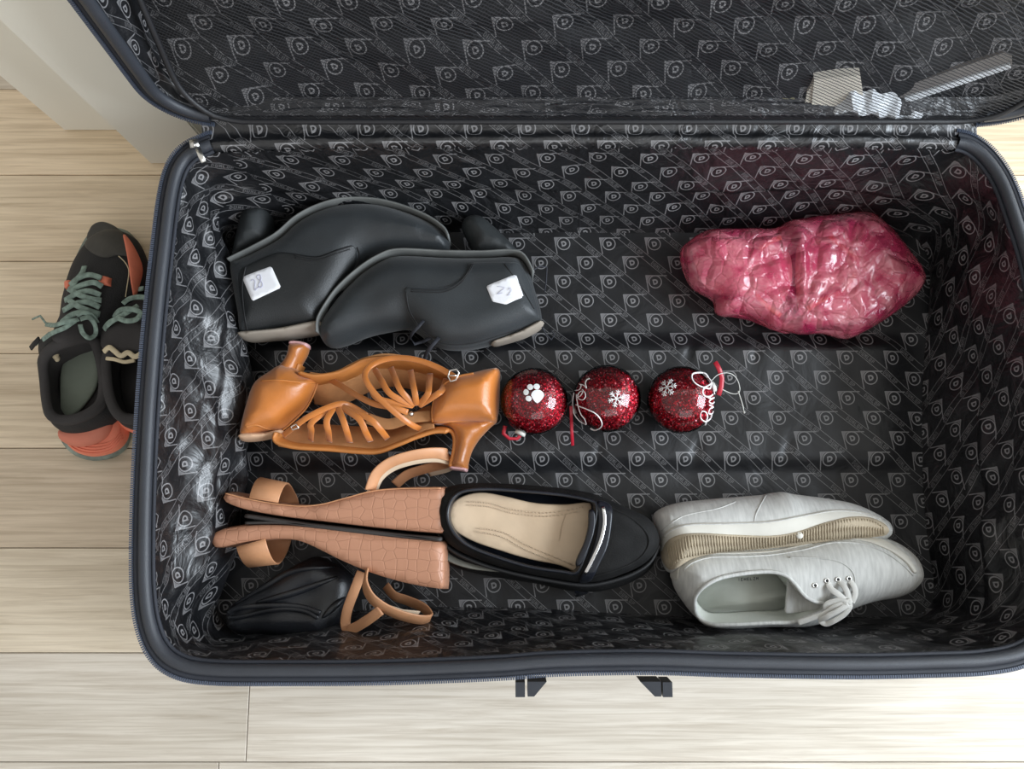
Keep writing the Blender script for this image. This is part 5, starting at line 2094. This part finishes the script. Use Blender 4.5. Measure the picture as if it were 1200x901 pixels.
mb.tube(up.path([(139, 300), (147, 308), (151, 318), (149, 335), (147, 348)], 0.0), 0.0006, 6)
mb.build('overlay_edge', M['foam'], t1)
tongue = up.over('tongue', [(82, 330), (95, 322), (112, 324), (118, 340), (117, 370), (113, 396), (95, 402), (72, 404), (62, 398), (66, 380), (74, 360)], 0.004, M['trail_collar'], t1, edge=0.004)
for px in ([(118, 323), (131, 326), (130, 336), (117, 333)], [(76, 330), (83, 328), (84, 337), (77, 340)]):
    up.over('lace_loop', px, 0.006, M['coral'], t1, edge=0.001, smooth=False, g=0.003)
trail_laces(t1, up, [
    [(82, 334, 7), (92, 326, 9), (105, 322, 9), (119, 326, 7)], [(99, 312, 6), (96, 320, 8), (88, 330, 9), (84, 338, 8)], [(84, 340, 8), (96, 334, 10), (110, 331, 10), (120, 336, 7)],
    [(76, 352, 7), (90, 344, 10), (104, 341, 10), (118, 346, 7)], [(80, 338, 7), (92, 345, 10), (106, 350, 10), (119, 352, 7)], [(74, 364, 7), (88, 356, 10), (102, 354, 10), (117, 360, 7)],
    [(78, 349, 7), (90, 358, 11), (104, 364, 11), (117, 368, 7)], [(72, 378, 8), (84, 369, 11), (99, 366, 11), (115, 372, 8)]], 0.0062)
trail_laces(t1, up, [
    [(94, 374, 14), (104, 372, 17), (111, 380, 16), (112, 391, 13), (105, 396, 13), (97, 390, 14), (94, 380, 15)], [(92, 374, 14), (84, 376, 16), (74, 378, 15), (64, 381, 12), (54, 380, 9)],
    [(88, 376, 15), (76, 384, 15), (66, 388, 13), (58, 392, 10), (50, 398, 7)], [(90, 370, 14), (98, 366, 16), (108, 370, 14), (114, 378, 11)]], 0.0052)
mb = MB()
mb.ribbon(PZ([(60, 383, .085), (54, 379, .082), (47, 370, .07), (38, 374, .06)]), 0.0022, 0.0015)
mb.ribbon(PZ([(58, 390, .085), (50, 397, .08), (42, 404, .07)]), 0.0030, 0.0015)
mb.build('lace_tail', M['teal'], t1)
mb = MB()
mb.ribbon(PZ([(46, 397, .08), (40, 403, .075), (36, 408, .07)]), 0.006, 0.002)
mb.build('pull_tab', M['thread'], t1)
mb = MB()
mb.ball(W(65, 415, 0.078), 0.004, 0.006, 0.003)
mb.ball(W(67, 420, 0.076), 0.003, 0.004, 0.003)
mb.build('torn_foam', M['foam'], t1)

t2 = thing('trail_shoe', 'black trail running shoe half hidden under the left edge of the suitcase', 'shoe', W(160, 430, 0), 'pair of black and coral trail running shoes')
XO = 26
so = Relief([(192, 300), (180, 318), (176, 350), (166, 380), (150, 420), (146, 460), (150, 500), (165, 512), (190, 508), (205, 480), (212, 430), (224, 370), (228, 320), (215, 298)], 0.012, 0.010, 0.011, r=0.006, zmap=0.01)
so.build('outsole', M['teal_sole'], t2)
ms_ = Relief([(192, 300), (180, 318), (176, 350), (160, 380), (142, 420), (134, 460), (136, 490), (150, 505), (175, 508), (200, 480), (212, 430), (224, 370), (228, 320), (215, 298)], 0.030, 0.014, 0.014, r=0.014)
ms_.build('midsole', M['coral'], t2)


def fnt2(x, y):
    a, b = W(200, 300, .05), W(150, 480, .09)
    t = ((x - a.x) * (b.x - a.x) + (y - a.y) * (b.y - a.y)) / ((b.x - a.x) ** 2 + (b.y - a.y) ** 2)
    return -0.030 * (1 - sstep(0.0, 0.55, t)) + 0.001 * noise.noise(Vector((x * 50, y * 50, 1)))


up = Relief([(196, 300), (178, 312), (166, 335), (142, 350), (126, 365), (116, 385), (112, 410), (116, 450), (124, 480), (136, 498), (160, 504), (188, 498), (204, 470), (212, 420), (220, 370), (224, 325), (214, 302)], 0.045, 0.045, 0.018, r=0.038, fn=fnt2, zmap=0.07, g=0.004)
hole = up.hole([(124, 416), (140, 408), (165, 406), (182, 414), (186, 440), (184, 468), (168, 488), (146, 490), (132, 478), (124, 450)])
up.build('upper', M['trail_black'], t2, holes=[hole])
up.bowl('inner_lining', hole, 0.048, M['trail_collar'], t2, shrink=0.04)
up.rim('collar', hole, 0.0062, M['trail_collar'], t2, flat=0.8, lift=-0.002)
up.over('tongue', [(122, 384), (140, 378), (165, 376), (176, 392), (172, 412), (150, 414), (124, 412), (117, 400)], 0.005, M['trail_collar'], t2, edge=0.004)
mb = MB()
mb.ribbon([Vector(p) for p in cat([tuple(up.on(a, b, 0.008)) for a, b in [(122, 412), (128, 407), (134, 411), (142, 417), (150, 413), (158, 418), (166, 414)]], 5)], 0.0055, 0.003)
mb.ribbon([Vector(p) for p in cat([tuple(up.on(a, b, 0.007)) for a, b in [(125, 420), (134, 421), (146, 424), (158, 422)]], 5)], 0.004, 0.003)
mb.build('torn_foam', M['foam'], t2)
trail_laces(t2, up, [[(134, 372, 12), (140, 364, 15), (152, 362, 16), (164, 366, 14), (160, 374, 14), (148, 376, 15), (138, 372, 14)], [(144, 356, 8), (152, 350, 10), (164, 348, 10), (176, 350, 8)], [(124, 383, 8), (132, 376, 12), (146, 368, 14), (162, 358, 12)], [(122, 386, 7), (128, 378, 9), (140, 372, 10)], [(146, 344, 6), (156, 340, 8), (168, 338, 8)]], 0.0058)

# ================================================================== things behind the net
cd = thing('card_box', 'small beige cardboard box behind the net pocket of the lid', 'box', L3(WL(975, 120, -0.05), -0.05))


def lid_slab(mb, px, off, th):
    a = [WLp(x, y, off + th) for x, y in px]
    v = [L3(p, n_) for p, n_ in a] + [L3(p, n_ - th) for p, n_ in a]
    k = len(px)
    f = [tuple(range(k)), tuple(range(2 * k - 1, k - 1, -1))] + [(i, k + i, k + (i + 1) % k, (i + 1) % k) for i in range(k)]
    mb.add(v, f)


mb = MB()
lid_slab(mb, [(954, 93), (1008, 88), (1014, 128), (1004, 136), (950, 137)], 0.001, 0.010)
mb.build('carton', M['card'], cd, smooth=False)
mb = MB()
lid_slab(mb, [(946, 108), (955, 94), (951, 138), (940, 137)], 0.001, 0.008)
mb.build('side_flap', M['card'], cd, smooth=False)
pc = thing('metal_clip', 'small tarnished metal clip left of the beige box behind the net', 'clip', L3(WL(925, 118, -0.05), -0.05))
mb = MB()
lid_slab(mb, [(917, 112), (931, 112), (932, 122), (918, 122)], 0.001, 0.006)
lid_slab(mb, [(931, 114), (948, 110), (948, 118), (931, 119)], 0.001, 0.004)
mb.build('body', M['brass'], pc, smooth=False)
cr = thing('plastic_wrapper', 'crumpled white plastic wrapper lying on the hem behind the net', 'wrapper', L3(WL(1030, 125, -0.045), -0.045))
outl = cat([(970, 131), (985, 120), (1000, 104), (1012, 112), (1024, 108), (1032, 114), (1048, 112), (1058, 122), (1078, 126), (1092, 132), (1080, 138), (1050, 140), (1010, 138), (985, 134)], 4, True)
q = np.array([WLp(a, b, 0.012)[0] for a, b in outl])
poly, V, F = cdt(resample(q, ds=0.004), (), 0.004, ())
dd = dist(poly, V)
vv = [L3(V[i], -lid_depth(V[i, 1]) + 0.008 + 0.008 * min(1, dd[i] / 0.01) + (0.006 * rid(V[i, 0], V[i, 1], 55, 2) if dd[i] > 1e-5 else 0)) for i in range(len(V))]
mesh_obj('film', vv, F, M['plastic_white'], cr, smooth=False)
rl_ = thing('plastic_rail', 'long narrow clear plastic strip slanting behind the net on the right', 'strip', L3(WL(1110, 92, -0.05), -0.05))
mb = MB()
lid_slab(mb, [(1046, 106), (1176, 62), (1186, 66), (1186, 78), (1060, 118)], 0.003, 0.004)
mb.build('strip', M['rail'], rl_, smooth=False)
mb = MB()
lid_slab(mb, [(1060, 115), (1184, 75), (1185, 80), (1062, 121)], 0.005, 0.004)
mb.build('edge_bead', M['plastic_white'], rl_, smooth=False)
